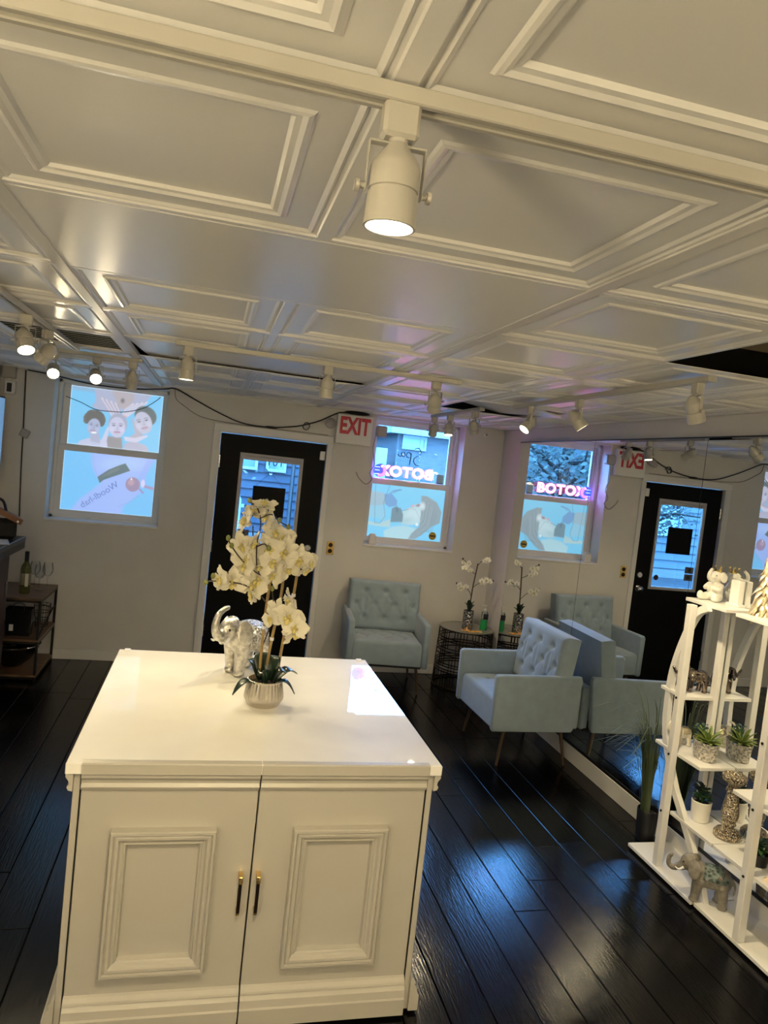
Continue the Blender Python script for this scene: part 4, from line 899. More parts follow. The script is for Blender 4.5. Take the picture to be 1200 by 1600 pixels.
for tipx, tipz, dy, w_ in ((.160, .945, -.07, .055), (.212, 1.06, .03, .075), (.262, 1.085, .06, .075), (.325, 1.075, .05, .075), (.418, 1.01, .02, .065), (.405, .95, -.05, .042), (.305, 1.04, -.045, .085), (.25, 1.02, -.05, .07), (.365, 1.03, -.03, .06)):
    bx = .286+(tipx-.286)*.3; leaf(orc, (bx-OB.x, dy*.4, .088), (tipx-OB.x, dy+.02, tipz-OB.z), w_, LEAFD, .03)
# small white orchid on the side table
o = thing('potted_orchid', 'small white orchid in a mirrored cylinder vase on the wire side table', 'plant', (2.36, 6.02, .534))
MB().lathe([(.046, 0), (.047, .004), (.047, .168), (.044, .17), (.043, .15)], 28, None, True, False).build('vase', mat('cracked_mirror', (.42, .40, .37), .15, .9, bump=.6, bscale=60, kind='voronoi', var=.4, vscale=50), o); MB().lathe([(.043, .15), (.001, .155)], 16, None, False, False).build('soil', SOIL, o)
MB().tube([(0, 0, .15), (.012, 0, .40), (.03, -.01, .60)], .006, 8).build('stake', mat('stake_dark', (.06, .035, .02), .5), o)
for p in ([(.012, 0, .38), (.05, -.02, .42), (.11, -.03, .45), (.19, -.03, .455)], [(.02, -.01, .50), (-.03, -.02, .53), (-.08, -.02, .60), (-.12, -.02, .63)], [(.005, 0, .30), (-.03, -.02, .35), (-.10, -.03, .40), (-.15, -.03, .41)], [(.028, -.01, .58), (.06, -.01, .62), (.10, -.01, .64)]): MB().tube(bez(p, 5), .0028, 6).build('flower_stem', STEMB, o)
for x_, z_ in ((-.11, .60), (-.08, .57), (-.05, .54), (-.10, .555), (-.065, .60), (-.13, .40), (-.10, .37), (-.07, .39), (-.12, .365), (.09, .43), (.12, .46), (.15, .45), (.075, .45), (.08, .63), (.11, .645)):
    flower(o, (x_, -.03+rf.uniform(-.015, .015), z_), (rf.uniform(-.5, .3), -1, rf.uniform(-.2, .4)), .030, PETALW, LIP, rf.uniform(-.5, .5), False)
for p in ((-.125, .635), (.185, .457), (-.155, .412)): MB().ellip((p[0], -.03, p[1]), (.008, .008, .010), 8, 5).build('bud', STEMB, o)
for t in ((-.05, .0, .24), (-.02, -.03, .27), (.035, -.02, .26), (.055, .01, .22), (0, .03, .26)): leaf(o, (0, 0, .15), t, .045, LEAFD, .02)
o = thing('soap_bottle', 'clear pump bottle of green gel on the wire side table', 'bottle', (2.52, 6.03, .534))
MB().lathe([(.030, 0), (.034, .006), (.034, .05), (.031, .065), (.034, .08), (.030, .095)], 20).build('gel', GREENL, o); MB().lathe([(.030, .0955), (.029, .15), (.024, .165), (.012, .172)], 20, None, False, True).build('bottle_body', ACRYL, o); MB().box(-.024, .024, -.0335, -.030, .10, .15, .004).build('label', BLACKP, o, 0)
m_ = MB().lathe([(.013, .170), (.013, .19), (.005, .192), (.005, .215), (.010, .216), (.010, .224), (.001, .226)], 14); m_.box(-.035, 0, -.005, .005, .216, .224, .002).build('pump', TRIM, o)
for k, (x_, y_, a, t_) in enumerate(((2.375, 5.925, .2, 'orange card lying on the wire side table below the orchid vase, nearest the rim'), (2.43, 5.935, -.3, 'orange card lying on the wire side table beside the green gel bottle'), (2.325, 5.96, .6, 'orange card lying on the wire side table at the side away from the mirror'))):
    b_ = MB().box(-.04, .04, -.024, .024, 0, .004, .001).build('card', ORANGE, None, 0, (x_, y_, .5345), (0, 0, a)); tag(b_, t_, 'card', 'orange cards on the side table'); MB().box(-.03, -.01, -.015, .015, .004, .0048).build('print', BRASS, b_, 0)

# ================================================================== ELEPHANTS
def SP(x_, y_, z_):   # a place on the white shelves
    return (1.03*x_+.03, 1.033*y_, .0305 if z_ < .07 else 1.88-1.03*(1.88-z_)+.0005)

def blob(name, caps, ells, m, parent, vox, loc=None, rz=0., sc=1., smooth=6):
    mb = MB()
    for pts, rr_ in caps:
        P_ = bez(pts, 4); n = len(P_); R_ = list(np.interp(np.linspace(0, len(rr_)-1, n), range(len(rr_)), rr_))
        mb.tube(P_, R_, 12)
        for p, r in ((P_[0], R_[0]), (P_[-1], R_[-1])): mb.ellip(p, (r, r, r), 10, 8)
    for c_, r_, rot in ells: mb.ellip((0, 0, 0), r_, 16, 12, Matrix.Translation(c_) @ Matrix.Rotation(rot[2], 4, 'Z') @ Matrix.Rotation(rot[1], 4, 'Y') @ Matrix.Rotation(rot[0], 4, 'X'))
    o = mb.build(name, m, parent, 0); r = o.modifiers.new('union', 'REMESH'); r.mode = 'VOXEL'; r.voxel_size = vox; r.use_smooth_shade = True
    s_ = o.modifiers.new('soften', 'SMOOTH'); s_.iterations = smooth; s_.factor = .5
    me = bpy.data.meshes.new_from_object(o.evaluated_get(bpy.context.evaluated_depsgraph_get())); me.name = name
    if len(me.materials) == 0: me.materials.append(m)
    for p in me.polygons: p.use_smooth = True
    old = o.data; o.modifiers.clear(); o.data = me; bpy.data.meshes.remove(old); return o
def elephant(name, label, loc, heading, H, m, trunk, parts=(), legm=None):
    """standing elephant, faces +X in its own frame; H scales a shoulder height of 1"""
    o = thing(name, label, 'figurine', loc, heading)
    k = H; K = lambda p: tuple(k*q for q in p); caps = []
    for sx, x0 in ((.30, .30), (-.33, -.33)):
        for sy in (-1, 1):
            off = .06*sy*(1 if sx > 0 else -1)
            caps.append(([K((x0, sy*.15, .62)), K((x0+off*.6, sy*.165, .33)), K((x0+off, sy*.165, .10))], [.17*k, .135*k, .115*k]))
    caps.append(([K(p[:3]) for p in trunk], [p[3]*k for p in trunk]))
    caps.append(([K((-.56, 0, .84)), K((-.66, 0, .66)), K((-.64, 0, .42))], [.05*k, .035*k, .03*k]))
    E_ = [(K((0, 0, .74)), K((.50, .29, .32)), (0, 0, 0)), (K((-.27, 0, .74)), K((.32, .29, .33)), (0, 0, 0)), (K((.28, 0, .78)), K((.29, .27, .31)), (0, 0, 0)), (K((.60, 0, 1.0)), K((.23, .19, .25)), (0, .3, 0)), (K((.52, 0, 1.14)), K((.16, .15, .14)), (0, 0, 0)), (K((.74, 0, .80)), K((.13, .09, .08)), (0, .6, 0))]
    for sx, x0 in ((.30, .30), (-.33, -.33)):
        for sy in (-1, 1):
            off = .06*sy*(1 if sx > 0 else -1); E_.append((K((x0+off+.01, sy*.165, .055)), K((.145, .135, .06)), (0, 0, 0)))
    blob('body', caps, E_, m, o, .026*k)
    for sy in (-1, 1):
        blob('ear', [], [(K((.44, sy*.30, .96)), K((.19, .045, .27)), (sy*.25, 0, -sy*.45)), (K((.40, sy*.31, .84)), K((.13, .04, .17)), (sy*.25, 0, -sy*.45))], m, o, .02*k, smooth=4)
        MB().tube(bez([K((.72, sy*.13, .86)), K((.85, sy*.16, .78)), K((.95, sy*.15, .82))], 4), [k*(.04-.0035*i) for i in range(9)], 8).build('tusk', PAPER if name != 'bronze_elephant' else m, o)
        MB().ellip(K((.745, sy*.145, 1.03)), K((.028, .02, .028)), 8, 6).build('eye', BLACKP, o)
    for p in parts: p(o, k)
    return o
def blanket(m, x0, x1, a0, g=1.03, trim=None):
    def f(o, k):
        n, q = 12, 18; mb = MB(); V = []
        for i in range(n+1):
            x_ = x0+(x1-x0)*i/n; s_ = math.sqrt(max(.05, 1-(x_/.62)**2))
            for j in range(q+1):
                a = -a0+2*a0*j/q; V.append((x_*k, .315*g*s_*math.sin(a)*k, (.74+.35*g*s_*math.cos(a))*k))
        mb.v = V; mb.f = [(i*(q+1)+j, i*(q+1)+j+1, (i+1)*(q+1)+j+1, (i+1)*(q+1)+j) for i in range(n) for j in range(q)]
        b_ = mb.build('saddle_blanket', m, o, 60); md = b_.modifiers.new('thickness', 'SOLIDIFY'); md.thickness = .03*k; md.offset = 0
        if trim:
            for e_ in (0, n): MB().tube([V[e_*(q+1)+j] for j in range(q+1)], .022*k, 8).build('braid', trim, b_)
            for e_ in (0, q): MB().tube([V[i*(q+1)+e_] for i in range(n+1)], .022*k, 8).build('braid', trim, b_)
            for i in range(0, n+1, 1):
                for e_ in (0, q):
                    p = Vector(V[i*(q+1)+e_]); MB().tube([p, p-Vector((0, 0, .10*k))], [.02*k, .028*k], 6).build('tassel', trim, b_)
    return f
TR_UP = [(.74, 0, .92, .13), (.90, 0, .90, .11), (1.00, 0, 1.02, .095), (1.02, 0, 1.20, .08), (.95, 0, 1.36, .068), (.80, 0, 1.45, .06), (.70, 0, 1.47, .06)]
TR_J = [(.74, 0, .90, .12), (.88, 0, .78, .10), (1.02, 0, .72, .085), (1.13, 0, .80, .075), (1.14, 0, .97, .065), (1.08, 0, 1.08, .06)]
TR_F = [(.74, 0, .92, .12), (.92, 0, .86, .10), (1.06, 0, .92, .085), (1.14, 0, 1.04, .075), (1.20, 0, 1.12, .07)]
elephant('silver_elephant', 'silver elephant with raised trunk and patterned blanket behind the cabinet orchid', (.228, 3.275, .8945), math.radians(-133), .212, SILVER, TR_UP, [blanket(SILVERG, -.42, .22, 1.75, 1.05, SILVER)])
def dots(o, k):
    for (x_, y_, z_, r) in ((.28, .27, .95, .07), (.1, .30, .78, .06), (-.25, .30, .92, .08), (-.45, .22, .7, .07), (-.3, .30, .6, .06), (.3, .26, .62, .06)):
        for s_ in (-1, 1): MB().ellip((x_*k, s_*y_*k, z_*k), (r*k, .035*k, r*k), 12, 8).build('rosette', CARVED, o)
elephant('carved_elephant', 'grey brown carved elephant with curled trunk standing on the shelf base', SP(2.335, 2.678, .06), math.radians(142), .163, CARVED, TR_J, [blanket(CARVEDP, -.50, .18, 1.5, 1.02), dots])
elephant('bronze_elephant', 'shiny smoked bronze ceramic elephant on the shelf below the crowned one', SP(2.425, 3.06, .94), math.radians(172), .108, BRONZEM, TR_F)
elephant('gilded_elephant', 'small cream elephant with gold blanket behind the succulent planter', SP(2.395, 3.07, .66), math.radians(186), .090, CREAMEL, TR_UP, [blanket(GOLD, -.40, .20, 1.5, 1.05)])
# seated elephant wearing a crown
o = thing('crowned_elephant', 'seated white ceramic elephant wearing a gold crown on the shelf top', 'figurine', SP(2.452, 3.045, 1.41), math.radians(-160)); k = .128
K = lambda *p: tuple(k*q for q in p)
blob('body', [([K(.05, -.20, .18), K(.30, -.27, .14), K(.50, -.30, .16)], [.17*k, .15*k, .14*k]), ([K(.05, .20, .18), K(.30, .27, .14), K(.50, .30, .16)], [.17*k, .15*k, .14*k]),
              ([K(.05, -.26, .62), K(.26, -.28, .50), K(.34, -.12, .52)], [.11*k, .09*k, .09*k]), ([K(.05, .26, .62), K(.26, .28, .50), K(.34, .12, .52)], [.11*k, .09*k, .09*k]),
              ([K(.20, 0, .92), K(.40, 0, .86), K(.54, 0, .95), K(.56, 0, 1.10), K(.48, 0, 1.22), K(.42, 0, 1.27)], [.13*k, .10*k, .085*k, .07*k, .06*k, .06*k])],
     [(K(0, 0, .36), K(.32, .30, .37), (0, -.1, 0)), (K(.02, 0, .60), K(.24, .24, .24), (0, 0, 0)), (K(.06, 0, .97), K(.25, .23, .24), (0, 0, 0)), (K(.52, -.30, .20), K(.10, .13, .17), (0, 0, 0)), (K(.52, .30, .20), K(.10, .13, .17), (0, 0, 0))], CERAM, o, .024*k)
for sy in (-1, 1):
    blob('ear', [], [(K(-.02, sy*.27, .98), K(.17, .05, .22), (sy*.3, 0, -sy*.5))], CERAM, o, .02*k, smooth=3); MB().ellip(K(.25, sy*.13, 1.03), K(.025, .02, .025), 8, 6).build('eye', BLACKP, o)
cr = MB(); cr.lathe([(.13*k, 1.16*k), (.145*k, 1.22*k), (.135*k, 1.22*k), (.12*k, 1.16*k)], 20, None, False, False)
for a in np.linspace(0, 2*PI, 7)[:-1]: cr.add([(.145*k*math.cos(a-.3), .145*k*math.sin(a-.3), 1.21*k), (.145*k*math.cos(a+.3), .145*k*math.sin(a+.3), 1.21*k), (.19*k*math.cos(a), .19*k*math.sin(a), 1.38*k), (.11*k*math.cos(a), .11*k*math.sin(a), 1.21*k)], [(0, 1, 2), (1, 3, 2), (3, 0, 2)]); cr.ellip((.19*k*math.cos(a), .19*k*math.sin(a), 1.38*k), (.03*k, .03*k, .03*k), 6, 5)
cr.build('crown', GOLDB, o, 0)
o = thing('wood_block', 'white upright wooden block beside the crowned elephant', 'block', SP(2.478, 2.925, 1.41)); MB().box(-.018, .018, -.03, .03, 0, .128, .003).build('upright', SHELFW, o, 0); MB().box(-.022, .022, -.045, .045, 0, .012, .002).build('foot', SHELFW, o, 0)

# ================================================================== DISPLAY SHELVES
def shelf_unit(label, yp, boards, bow):
    """boards: y0, y1, top height, x0, x1; all in the plan SP() works from"""
    O_ = SP(2.40, yp, .3); o = thing('display_shelf', label, 'shelf', (O_[0], O_[1], 0), 0)
    Q = lambda mb: (setattr(mb, 'v', [(a-O_[0], b-O_[1], c_) for a, b, c_ in mb.v]), mb)[1]
    X_ = lambda q: 1.03*q+.03
    yq = O_[1]
    for (x0, x1) in ((2.268, 2.304), (2.468, 2.4955)):
        Q(MB().box(X_(x0), X_(x1), yq-.018, yq+.018, .0305, SP(0, 0, 1.393)[2], .002)).build('post', SHELFW, o, 0)
    for z_ in (.362, .648, .93): Q(MB().lathe([(.006, 0), (.006, .004), (.001, .004)], 10, at_frame((0, 1, 0), (0, 0, 1), (-1, 0, 0), (X_(2.268), yq, SP(0, 0, z_)[2])))).build('bolt', DARKBR, o, 0)
    for (y0, y1, z_, x0, x1) in boards:
        zt = SP(0, 0, z_)[2]-.0005; Q(MB().box(X_(x0), min(X_(x1), 2.6), 1.033*y0, 1.033*y1, zt-.018, zt, .002)).build('shelf_board', SHELFW, o, 0)
    y0, y1 = boards[-1][:2]
    for yy in (y0+.05, y1-.05): Q(MB().box(2.42, 2.56, 1.033*yy-.02, 1.033*yy+.02, 0, .0125)).build('foot', SHELFW, o, 0)
    if bow:
        B = [(2.905, 1.395), (2.98, 1.347), (3.05, 1.204), (3.10, 1.03), (3.108, .86), (3.086, .70), (2.986, .50), (2.905, .40), (2.777, .244), (2.70, .125), (2.675, .075)]
        pts = bez([(0, 1.033*p[0], SP(0, 0, p[1])[2]) for p in B], 6); rings = []
        for i, p in enumerate(pts):
            t = (pts[min(i+1, len(pts)-1)]-pts[max(i-1, 0)]).normalized(); n_ = Vector((0, -t.z, t.y))
            rings.append([tuple(p+n_*.018+Vector((X_(2.306), 0, 0))), tuple(p-n_*.018+Vector((X_(2.306), 0, 0))), tuple(p-n_*.018+Vector((X_(2.332), 0, 0))), tuple(p+n_*.018+Vector((X_(2.332), 0, 0)))])
        Q(MB().ring_loft(rings)).build('bow_leg', SHELFW, o, 30)
    return o
shelf_unit('white tiered shelf with a bowed leg, the one holding the crowned elephant', 2.985, [(2.812, 3.104, 1.41, 2.335, 2.496), (2.975, 3.163, .94, 2.304, 2.496), (2.80, 3.15, .66, 2.304, 2.496), (2.662, 2.967, .37, 2.304, 2.496), (2.69, 3.195, .06, 2.258, 2.496)], True)
shelf_unit('white tiered shelf with straight posts, the one holding the gold tree', 2.42, [(2.30, 2.738, 1.41, 2.325, 2.496), (2.22, 2.40, .94, 2.304, 2.496), (2.235, 2.585, .66, 2.304, 2.496), (2.20, 2.656, .37, 2.304, 2.496), (2.17, 2.682, .06, 2.268, 2.496)], False)
# gold tree
o = thing('gold_tree', 'gold resin fir tree ornament on the shelf top', 'ornament', SP(2.435, 2.70, 1.41)); MB().lathe([(.05, 0), (.035, .02), (.02, .12), (.012, .30), (.001, .345)], 12).build('trunk', GOLD, o)
nb = MB(); V = []
for j in range(6):
    t = j/5; wd = .016*math.sin(PI*(.15+.8*t)); 
    for i in range(5): a = -PI/2*1.1+PI*1.1*i/4; V.append((.055*t, wd*math.sin(a), -.045*t*t+wd*.5*math.cos(a)))
nb.v = V; nb.f = [(j*5+i, j*5+i+1, (j+1)*5+i+1, (j+1)*5+i) for j in range(5) for i in range(4)]+[(25, 26, 27, 28, 29), (4, 3, 2, 1, 0)]
nm_ = nb.mesh('branch', 60); nm_.materials.append(GOLD); rt_ = random.Random(2)
for t in range(11):
    z_ = .045+.026*t; r_ = 1.6*(1-t/12.5)
    for q in range(9 if t < 5 else 7): link('branch', nm_, None, o, (0, 0, z_+rt_.uniform(-.008, .008)), (rt_.uniform(-.2, .2), .25+rt_.uniform(-.15, .2), 2*PI*q/(9 if t < 5 else 7)+t*.35+rt_.uniform(-.1, .1)), (r_, max(.7, r_*.85), max(.7, r_*.8)))
MB().lathe([(.014, .31), (.006, .345), (.001, .372)], 8).build('tip', GOLD, o)
# mercury glass candle holder
o = thing('candle_holder', 'tall mercury glass candle holder on the middle shelf board', 'candle holder', SP(2.425, 2.715, .37)); MB().lathe([(.055, 0), (.062, .006), (.062, .022), (.050, .036), (.028, .046), (.024, .056), (.034, .066), (.030, .078), (.036, .090), (.040, .115), (.034, .165), (.026, .205), (.026, .215), (.033, .224), (.030, .236), (.024, .244), (.030, .256), (.050, .272), (.054, .282), (.048, .286), (.056, .292), (.056, .300), (.050, .304), (.046, .298), (.020, .296)], 40, None, True, False).build('body', MERC, o)
MB().lathe([(.046, .297), (.012, .2965), (.001, .302)], 24, None, False, False).build('candle_plate', MERC, o)
def potplant(name, label, loc, prof, potm, r_soil, z_soil, leaves, leafm, lw, cat='plant', seed=1, spread=.05, h=.09, sx=1., sy=1., kinds=1):
    o = thing(name, label, cat, loc); MB().lathe(prof, 28, None, True, False, sx, sy).build('pot', potm, o, 40); MB().lathe([(r_soil, z_soil), (.001, z_soil+.004)], 16, None, False, False, sx, sy).build('soil', SOIL, o)
    R_ = random.Random(seed)
    for k_ in range(leaves):
        a = R_.uniform(0, 2*PI); q = R_.uniform(.1, 1); z_ = z_soil+h*R_.uniform(.05, .85); b_ = (spread*.35*q*math.cos(a)*sx, spread*.35*q*math.sin(a)*sy, z_); L = spread*R_.uniform(.45, .8)
        leaf(o, b_, (b_[0]+L*math.cos(a), b_[1]+L*math.sin(a), z_+L*R_.uniform(-.1, .7)), lw*R_.uniform(.7, 1.1), leafm if not isinstance(leafm, list) else R_.choice(leafm), .004)
    for k_ in range(5): a = 1.26*k_; MB().tube([(0, 0, z_soil), (spread*.3*math.cos(a), spread*.3*math.sin(a), z_soil+h*.9)], .0016, 5).build('stem', LEAFG, o)
    return o
potplant('potted_plant', 'bushy dark green plant in a white pot on the middle shelf board', SP(2.398, 2.872, .37), [(.038, 0), (.042, .004), (.048, .10), (.045, .102), (.042, .08)], CERAM, .042, .085, 70, [LEAFG, LEAFD, LEAFD], .020, seed=3, spread=.055, h=.10)
o = potplant('succulent_planter', 'lime rosette succulent in an oval woven silver planter', SP(2.405, 2.905, .66), [(.052, 0), (.058, .004), (.066, .075), (.070, .09), (.066, .092), (.060, .07)], TEXPOT, .061, .075, 0, LEAFG, .02, seed=4, sx=.75, sy=1.12)
for ring_, (n_, L, u_) in enumerate(((9, .075, .25), (8, .07, .6), (6, .06, 1.3))):
    for q in range(n_): a = 2*PI*q/n_+ring_*.4; leaf(o, (.0, -.015, .08), (L*math.cos(a), -.015+L*math.sin(a), .08+L*u_), .020, LEAFL, .006)
for q in range(7):
    x_, y_ = -.015+.02*math.cos(q*2.4), .035+.02*math.sin(q*2.4); z_ = .14+.012*(q % 3); MB().tube([(0, .03, .075), (x_, y_, z_)], .0014, 5).build('stem', LEAFB, o)
    for t in range(6): a = 2.4*t+q; c_ = Vector((0, .03, .075)).lerp(Vector((x_, y_, z_)), .3+.14*t); leaf(o, c_, c_+Vector((.022*math.cos(a), .022*math.sin(a), .006)), .013, LEAFB, .002)
potplant('potted_plant', 'small round-leaved green plant in a black pot beside the peach blooms', SP(2.40, 2.49, .37), [(.034, 0), (.040, .05), (.042, .055), (.038, .055), (.036, .045)], BLACKP, .037, .045, 48, [LEAFG, LEAFB], .020, seed=6, spread=.075, h=.07)
o = thing('flower_vase', 'teal banded glass vase of peach orchids on the shelf base', 'vase', SP(2.385, 2.262, .06)); MB().lathe([(.052, 0), (.06, .006), (.062, .26), (.058, .265), (.056, .25)], 32, None, True, False).build('vase', TEAL, o)
for z_ in (.05, .11, .17, .22): MB().lathe([(.0605, z_), (.0632, z_+.004), (.0632, z_+.022), (.0605, z_+.026)], 32, None, False, False).build('glass_band', mat('teal_band_%d' % int(z_*100), (.015, .05, .07), .3), o)
for (x_, y_, z_) in ((-.04, .07, .30), (-.06, .03, .34), (.0, .09, .37), (-.05, .02, .27), (.03, .05, .33), (.02, -.02, .40), (-.03, -.05, .36), (-.02, .07, .42)): flower(o, (x_, y_, z_), (-.7+x_*3, -.5+y_*3, .3), .052, PETALP, LIPR, rf.uniform(-.4, .4)); MB().tube([(0, 0, .2), (x_*.5, y_*.5, z_-.04), (x_, y_, z_)], .003, 6).build('flower_stem', LEAFG, o)
o = thing('trinket_dish', 'pale pink ceramic dish on the upper board of the gold tree shelf', 'dish', SP(2.40, 2.33, .66)); MB().lathe([(.03, 0), (.035, .004), (.06, .035), (.057, .037), (.03, .008)], 28, None, True, False).build('bowl', PINKP, o); MB().tube([(.059*math.cos(a), .059*math.sin(a), .037) for a in np.linspace(0, 2*PI, 29)], .003, 6).build('rim', GOLDB, o)
o = thing('ring_ornament', 'dark metal ring ornament standing beside the pink dish', 'ornament', SP(2.42, 2.43, .66)); MB().tube([(0, .07*math.cos(a), .082+.07*math.sin(a)) for a in np.linspace(0, 2*PI, 33)], .006, 8).build('ring', STEEL, o); MB().box(-.025, .025, -.03, .03, 0, .012, .003).build('base', STEEL, o, 0)
# reed grass
o = thing('reed_grass', 'tall artificial reed grass in a black pot between shelf and mirror', 'plant', (2.515, 3.385, 0)); MB().lathe([(.045, 0), (.05, .005), (.058, .17), (.055, .175), (.05, .15)], 20, None, True, False).build('pot', BLACKP, o); MB().lathe([(.052, .15), (.001, .155)], 14, None, False, False).build('soil', SOIL, o)
R_ = random.Random(8); bl = []
for k in range(8):
    mb = MB(); L = .62+.05*k; b_ = .05+.09*(k % 4); P_ = bez([(0, 0, 0), (b_*.25, 0, L*.4), (b_*.7, .01, L*.75), (b_*1.6, .02, L*(1.0-.12*(k % 4)))], 4); n = len(P_)
    V = []
    for i, p in enumerate(P_): wd = .0042*(1-.85*i/(n-1)); V += [tuple(p+Vector((0, wd, 0))), tuple(p+Vector((wd*.5, 0, 0))), tuple(p-Vector((0, wd, 0)))]
    mb.v = V; mb.f = [(3*i+j, 3*i+j+1, 3*i+j+4, 3*i+j+3) for i in range(n-1) for j in range(2)]; me = mb.mesh('blade', 60); me.materials.append(GRASSM); bl.append(me)
for k in range(90):
    a = R_.uniform(1.5, 4.2); r_ = R_.uniform(0, .04); s_ = R_.uniform(.55, .92)
    link('blade', bl[R_.randrange(8)], None, o, (r_*math.cos(a), r_*math.sin(a), .15), (0, 0, a), (s_*R_.uniform(.4, 1.0), 1.2, s_))

# ================================================================== DIM CORNER: RACK, COUNTER, SCREEN
rk = thing('storage_rack', 'low steel rack with wooden boards in the dim far corner', 'rack', (-1.415, 6.06, 0)); RX0, RX1, RY0, RY1 = -.265, .265, -.29, .29
for sx in (RX0, RX1):
    for sy in (RY0, RY1): MB().box(sx-.009, sx+.009, sy-.009, sy+.009, 0, .625, .001).build('post', STEEL, rk, 0)
for z_ in (.05, .32, .635):
    MB().box(RX0-.01, RX1+.01, RY0-.01, RY1+.01, z_-.016, z_, .002).build('board', WOODD, rk, 0)
    for sy in (RY0, RY1): MB().box(RX0, RX1, sy-.009, sy+.009, z_-.034, z_-.0165).build('rail', STEEL, rk, 0)
    for sx in (RX0, RX1): MB().box(sx-.009, sx+.009, RY0, RY1, z_-.034, z_-.0165).build('rail', STEEL, rk, 0)
for sx in (RX0, RX1): MB().tube([(sx, RY0, .60), (sx, .20, .46), (sx, RY0, .33)], .007, 6).build('brace', STEEL, rk); MB().tube([(sx, .20, .46), (sx, RY1, .46)], .007, 6).build('brace', STEEL, rk)
o = thing('wine_bottle', 'olive glass wine bottle with dark cap standing on the steel rack', 'bottle', (-1.30, 5.93, .6355)); MB().lathe([(.034, 0), (.038, .006), (.038, .19), (.034, .215), (.016, .245), (.0145, .25)], 24).build('bottle_body', BOTTLEG, o); MB().lathe([(.0155, .25), (.0155, .325), (.001, .326)], 16).build('capsule', DARKFAB, o)
MB().lathe([(.0385, .07), (.0388, .0705), (.0388, .16), (.0385, .1605)], 24, None, False, False).build('label', mat('label_olive', (.25, .23, .15), .7), o); MB().box(.006, .030, -.044, -.037, .06, .16, .003).build('tag', CREAMLBL, o, 0)
for k, (x_, y_, t_) in enumerate(((-1.235, 6.10, 'thin stemmed glass on the rack, nearest the wine bottle'), (-1.20, 6.22, 'thin stemmed glass on the rack, close to the rack post by the wall'), (-1.30, 6.24, 'thin stemmed glass on the rack, close behind the wine bottle'))):
    o = thing('wine_glass', t_, 'glass', (x_, y_, .6355), 0, 'stemmed glasses on the rack'); MB().lathe([(.032, 0), (.032, .002), (.004, .008), (.0035, .09)], 20, None, True, False).build('stem', WATERGLASS, o); MB().lathe([(.004, .09), (.025, .10), (.040, .13), (.040, .155), (.033, .20)], 20, None, False, False).build('bowl', WATERGLASS, o)
o = thing('paper_bag', 'glossy black gift bag standing on the middle board of the rack', 'bag', (-1.31, 5.90, .3205)); MB().ring_loft([[(-.09*s_, -.05*s_, z_), (.09*s_, -.05*s_, z_), (.09*s_, .05*s_, z_), (-.09*s_, .05*s_, z_)] for s_, z_ in ((.92, 0), (1, .10), (1.02, .21))], True, False).build('body', mat('black_foil', (.01, .01, .012), .2, bump=.4, bscale=12), o, 0)
MB().tube(bez([(-.04, -.05, .20), (-.03, -.05, .25), (.03, -.05, .25), (.04, -.05, .20)], 5), .003, 6).build('bag_handle', BLACKP, o); MB().box(-.06, -.03, -.056, -.050, .04, .09, .002).build('tag', PAPER, o, 0)
o = thing('foil_pouch', 'crumpled silver and black pouch on the middle board of the rack', 'pouch', (-1.52, 5.92, .3205)); blob('body', [], [((0, 0, .075), (.08, .06, .075), (0, 0, 0)), ((.03, 0, .12), (.05, .04, .05), (.3, .4, 0))], mat('foil', (.09, .09, .09), .25, .7, bump=1., bscale=25), o, .01); MB().tube([(-.04, 0, .15), (.06, 0, .17)], .006, 6).build('fold', BLACKP, o)
o = thing('wire_basket', 'small dark wire basket on the middle board by the wall', 'basket', (-1.215, 6.20, .3205))
for z_ in (.004, .06, .12, .18): MB().tube([((.045+.1*z_)*math.cos(a), (.045+.1*z_)*math.sin(a), z_) for a in np.linspace(0, 2*PI, 25)], .0028, 5).build('wire', STEEL, o)
for q in range(10): a = 2*PI*q/10; MB().tube([(.045*math.cos(a), .045*math.sin(a), .004), (.063*math.cos(a), .063*math.sin(a), .18)], .0024, 5).build('wire', STEEL, o)
o = thing('serving_bowl', 'wide glossy black bowl on the bottom board of the rack', 'bowl', (-1.37, 6.02, .0505)); MB().lathe([(.07, 0), (.08, .006), (.14, .06), (.185, .14), (.20, .17), (.193, .172), (.17, .13), (.10, .04), (.001, .02)], 36).build('body', mat('black_gloss', (.006, .006, .007), .1), o); MB().tube([(.198*math.cos(a), .198*math.sin(a), .171) for a in np.linspace(0, 2*PI, 37)], .005, 6).build('rim', CHROME, o)
for k, (x_, y_, t_) in enumerate(((-1.43, 5.97, 'clear round jar lying in the black bowl'), (-1.36, 5.98, 'small clear jar lying in the middle of the black bowl'))):
    o = thing('glass_jar', t_, 'jar', (x_, y_, .118+.0*k)); MB().lathe([(.03, 0), (.034, .006), (.034, .06), (.028, .07), (.028, .075)], 18).build('jar_body', mat('jar_glass_%d' % k, (.3, .32, .25), .06, trans=.6), o); MB().lathe([(.031, .075), (.031, .092), (.001, .093)], 18).build('lid', CHROME, o)
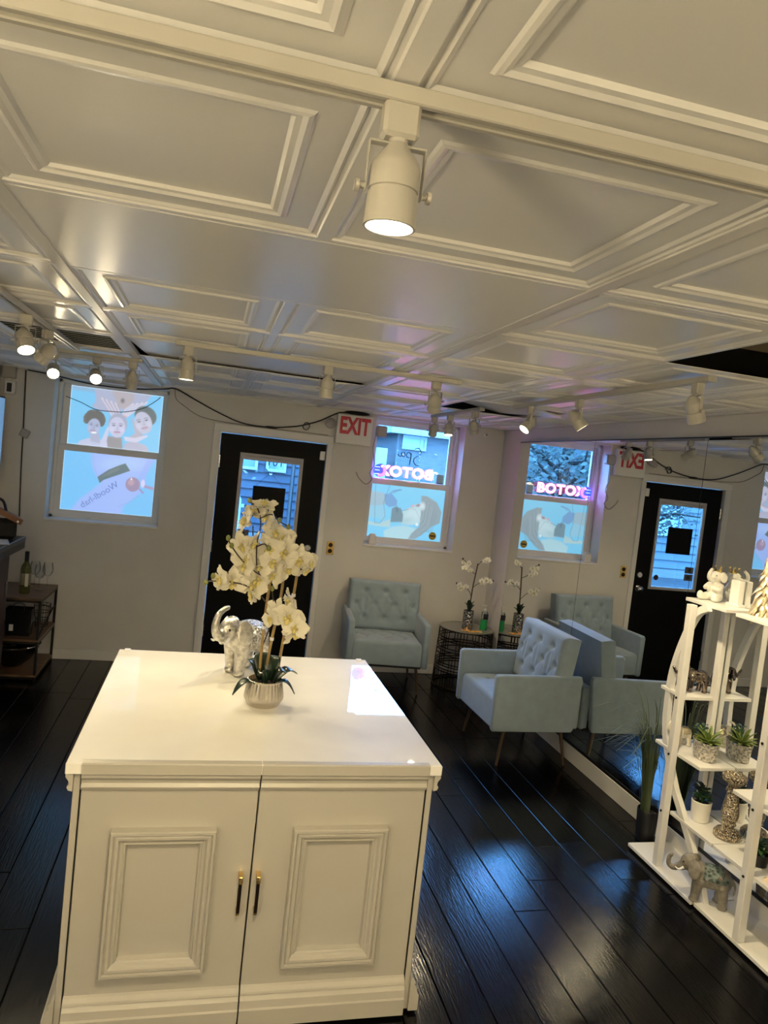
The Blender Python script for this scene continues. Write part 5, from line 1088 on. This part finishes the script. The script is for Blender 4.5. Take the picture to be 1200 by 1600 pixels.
ct = thing('wall_counter', 'black counter along the dim side wall above the rack', 'counter', (-1.47, 4.9, 0)); MB().box(-.228, .225, -.9, .70, 1.085, 1.12, .003).build('worktop', BLACKP, ct, 0); MB().box(.195, .222, -.9, .70, 1.035, 1.085, .002).build('apron', STEEL, ct, 0); MB().box(-.228, .15, -.9, .60, 0, 1.084, .003).build('cabinet_body', mat('burgundy_panel', (.022, .008, .009), .6), ct, 0)
for k in range(3): d_ = MB().box(.15, .158, -.88+.49*k, -.88+.49*k+.47, .06, 1.0, .002).build('door', mat('burgundy_door_%d' % k, (.026, .009, .010), .5), ct, 0); MB().box(.158, .17, -.88+.49*k+.40, -.88+.49*k+.415, .7, .82, .002).build('handle', CHROME, d_, 0)
o = thing('leather_bag', 'black handbag with a brown flap on the counter end', 'bag', (-1.42, 5.44, 1.1205), .3); MB().box(-.14, .14, -.07, .07, 0, .13, .02).build('body', DARKFAB, o, 30); MB().prism([(-.05, .205), (.16, .10), (.175, .135), (-.03, .235)], 1, -.085, .07).build('flap', WOODO, o, 0); MB().tube(bez([(-.1, 0, .12), (-.06, 0, .25), (.04, 0, .26), (.08, 0, .14)], 6), .01, 8).build('strap', BLACKP, o); MB().lathe([(.006, 0), (.006, .004), (.001, .004)], 8, at_frame((1, 0, 0), (0, 0, 1), (0, -1, 0), (.14, -.086, .125))).build('stud', CHROME, o)
o = tag(MB().box(-.07, .10, -.13, .11, 0, .003).build('paper_sheet', PAPER, None, 0, (-1.365, 5.21, 1.1205), (0, 0, .3)), 'white paper sheet lying on the black counter', 'paper')
o = thing('glass_globe', 'clear glass globe on a dark stand on the counter', 'globe', (-1.41, 4.98, 1.1205)); MB().lathe([(.045, 0), (.045, .01), (.02, .03), (.02, .05)], 20).build('stand', BLACKP, o); MB().ellip((0, 0, .105), (.06, .06, .062), 20, 14).build('globe', mat('globe_glass', (.12, .14, .16), .04, spec=1.), o)
tv = thing('wall_screen', 'thin wall screen showing a pale blue picture on the side wall', 'TV', (-1.612, 5.68, 1.80)); MB().box(-.02, .02, -.47, .47, -.32, .32, .006).build('housing', BLACKP, tv, 0)
MB().box(.0201, .0215, -.455, .455, -.30, .305).build('screen', mat('screen_picture', (.02, .02, .02), .2, emit=(.16, .34, .60), estr=.8, var=.0), tv, 0); MB().box(-.088, -.018, -.1, .1, -.1, .1).build('wall_mount', STEEL, tv, 0)
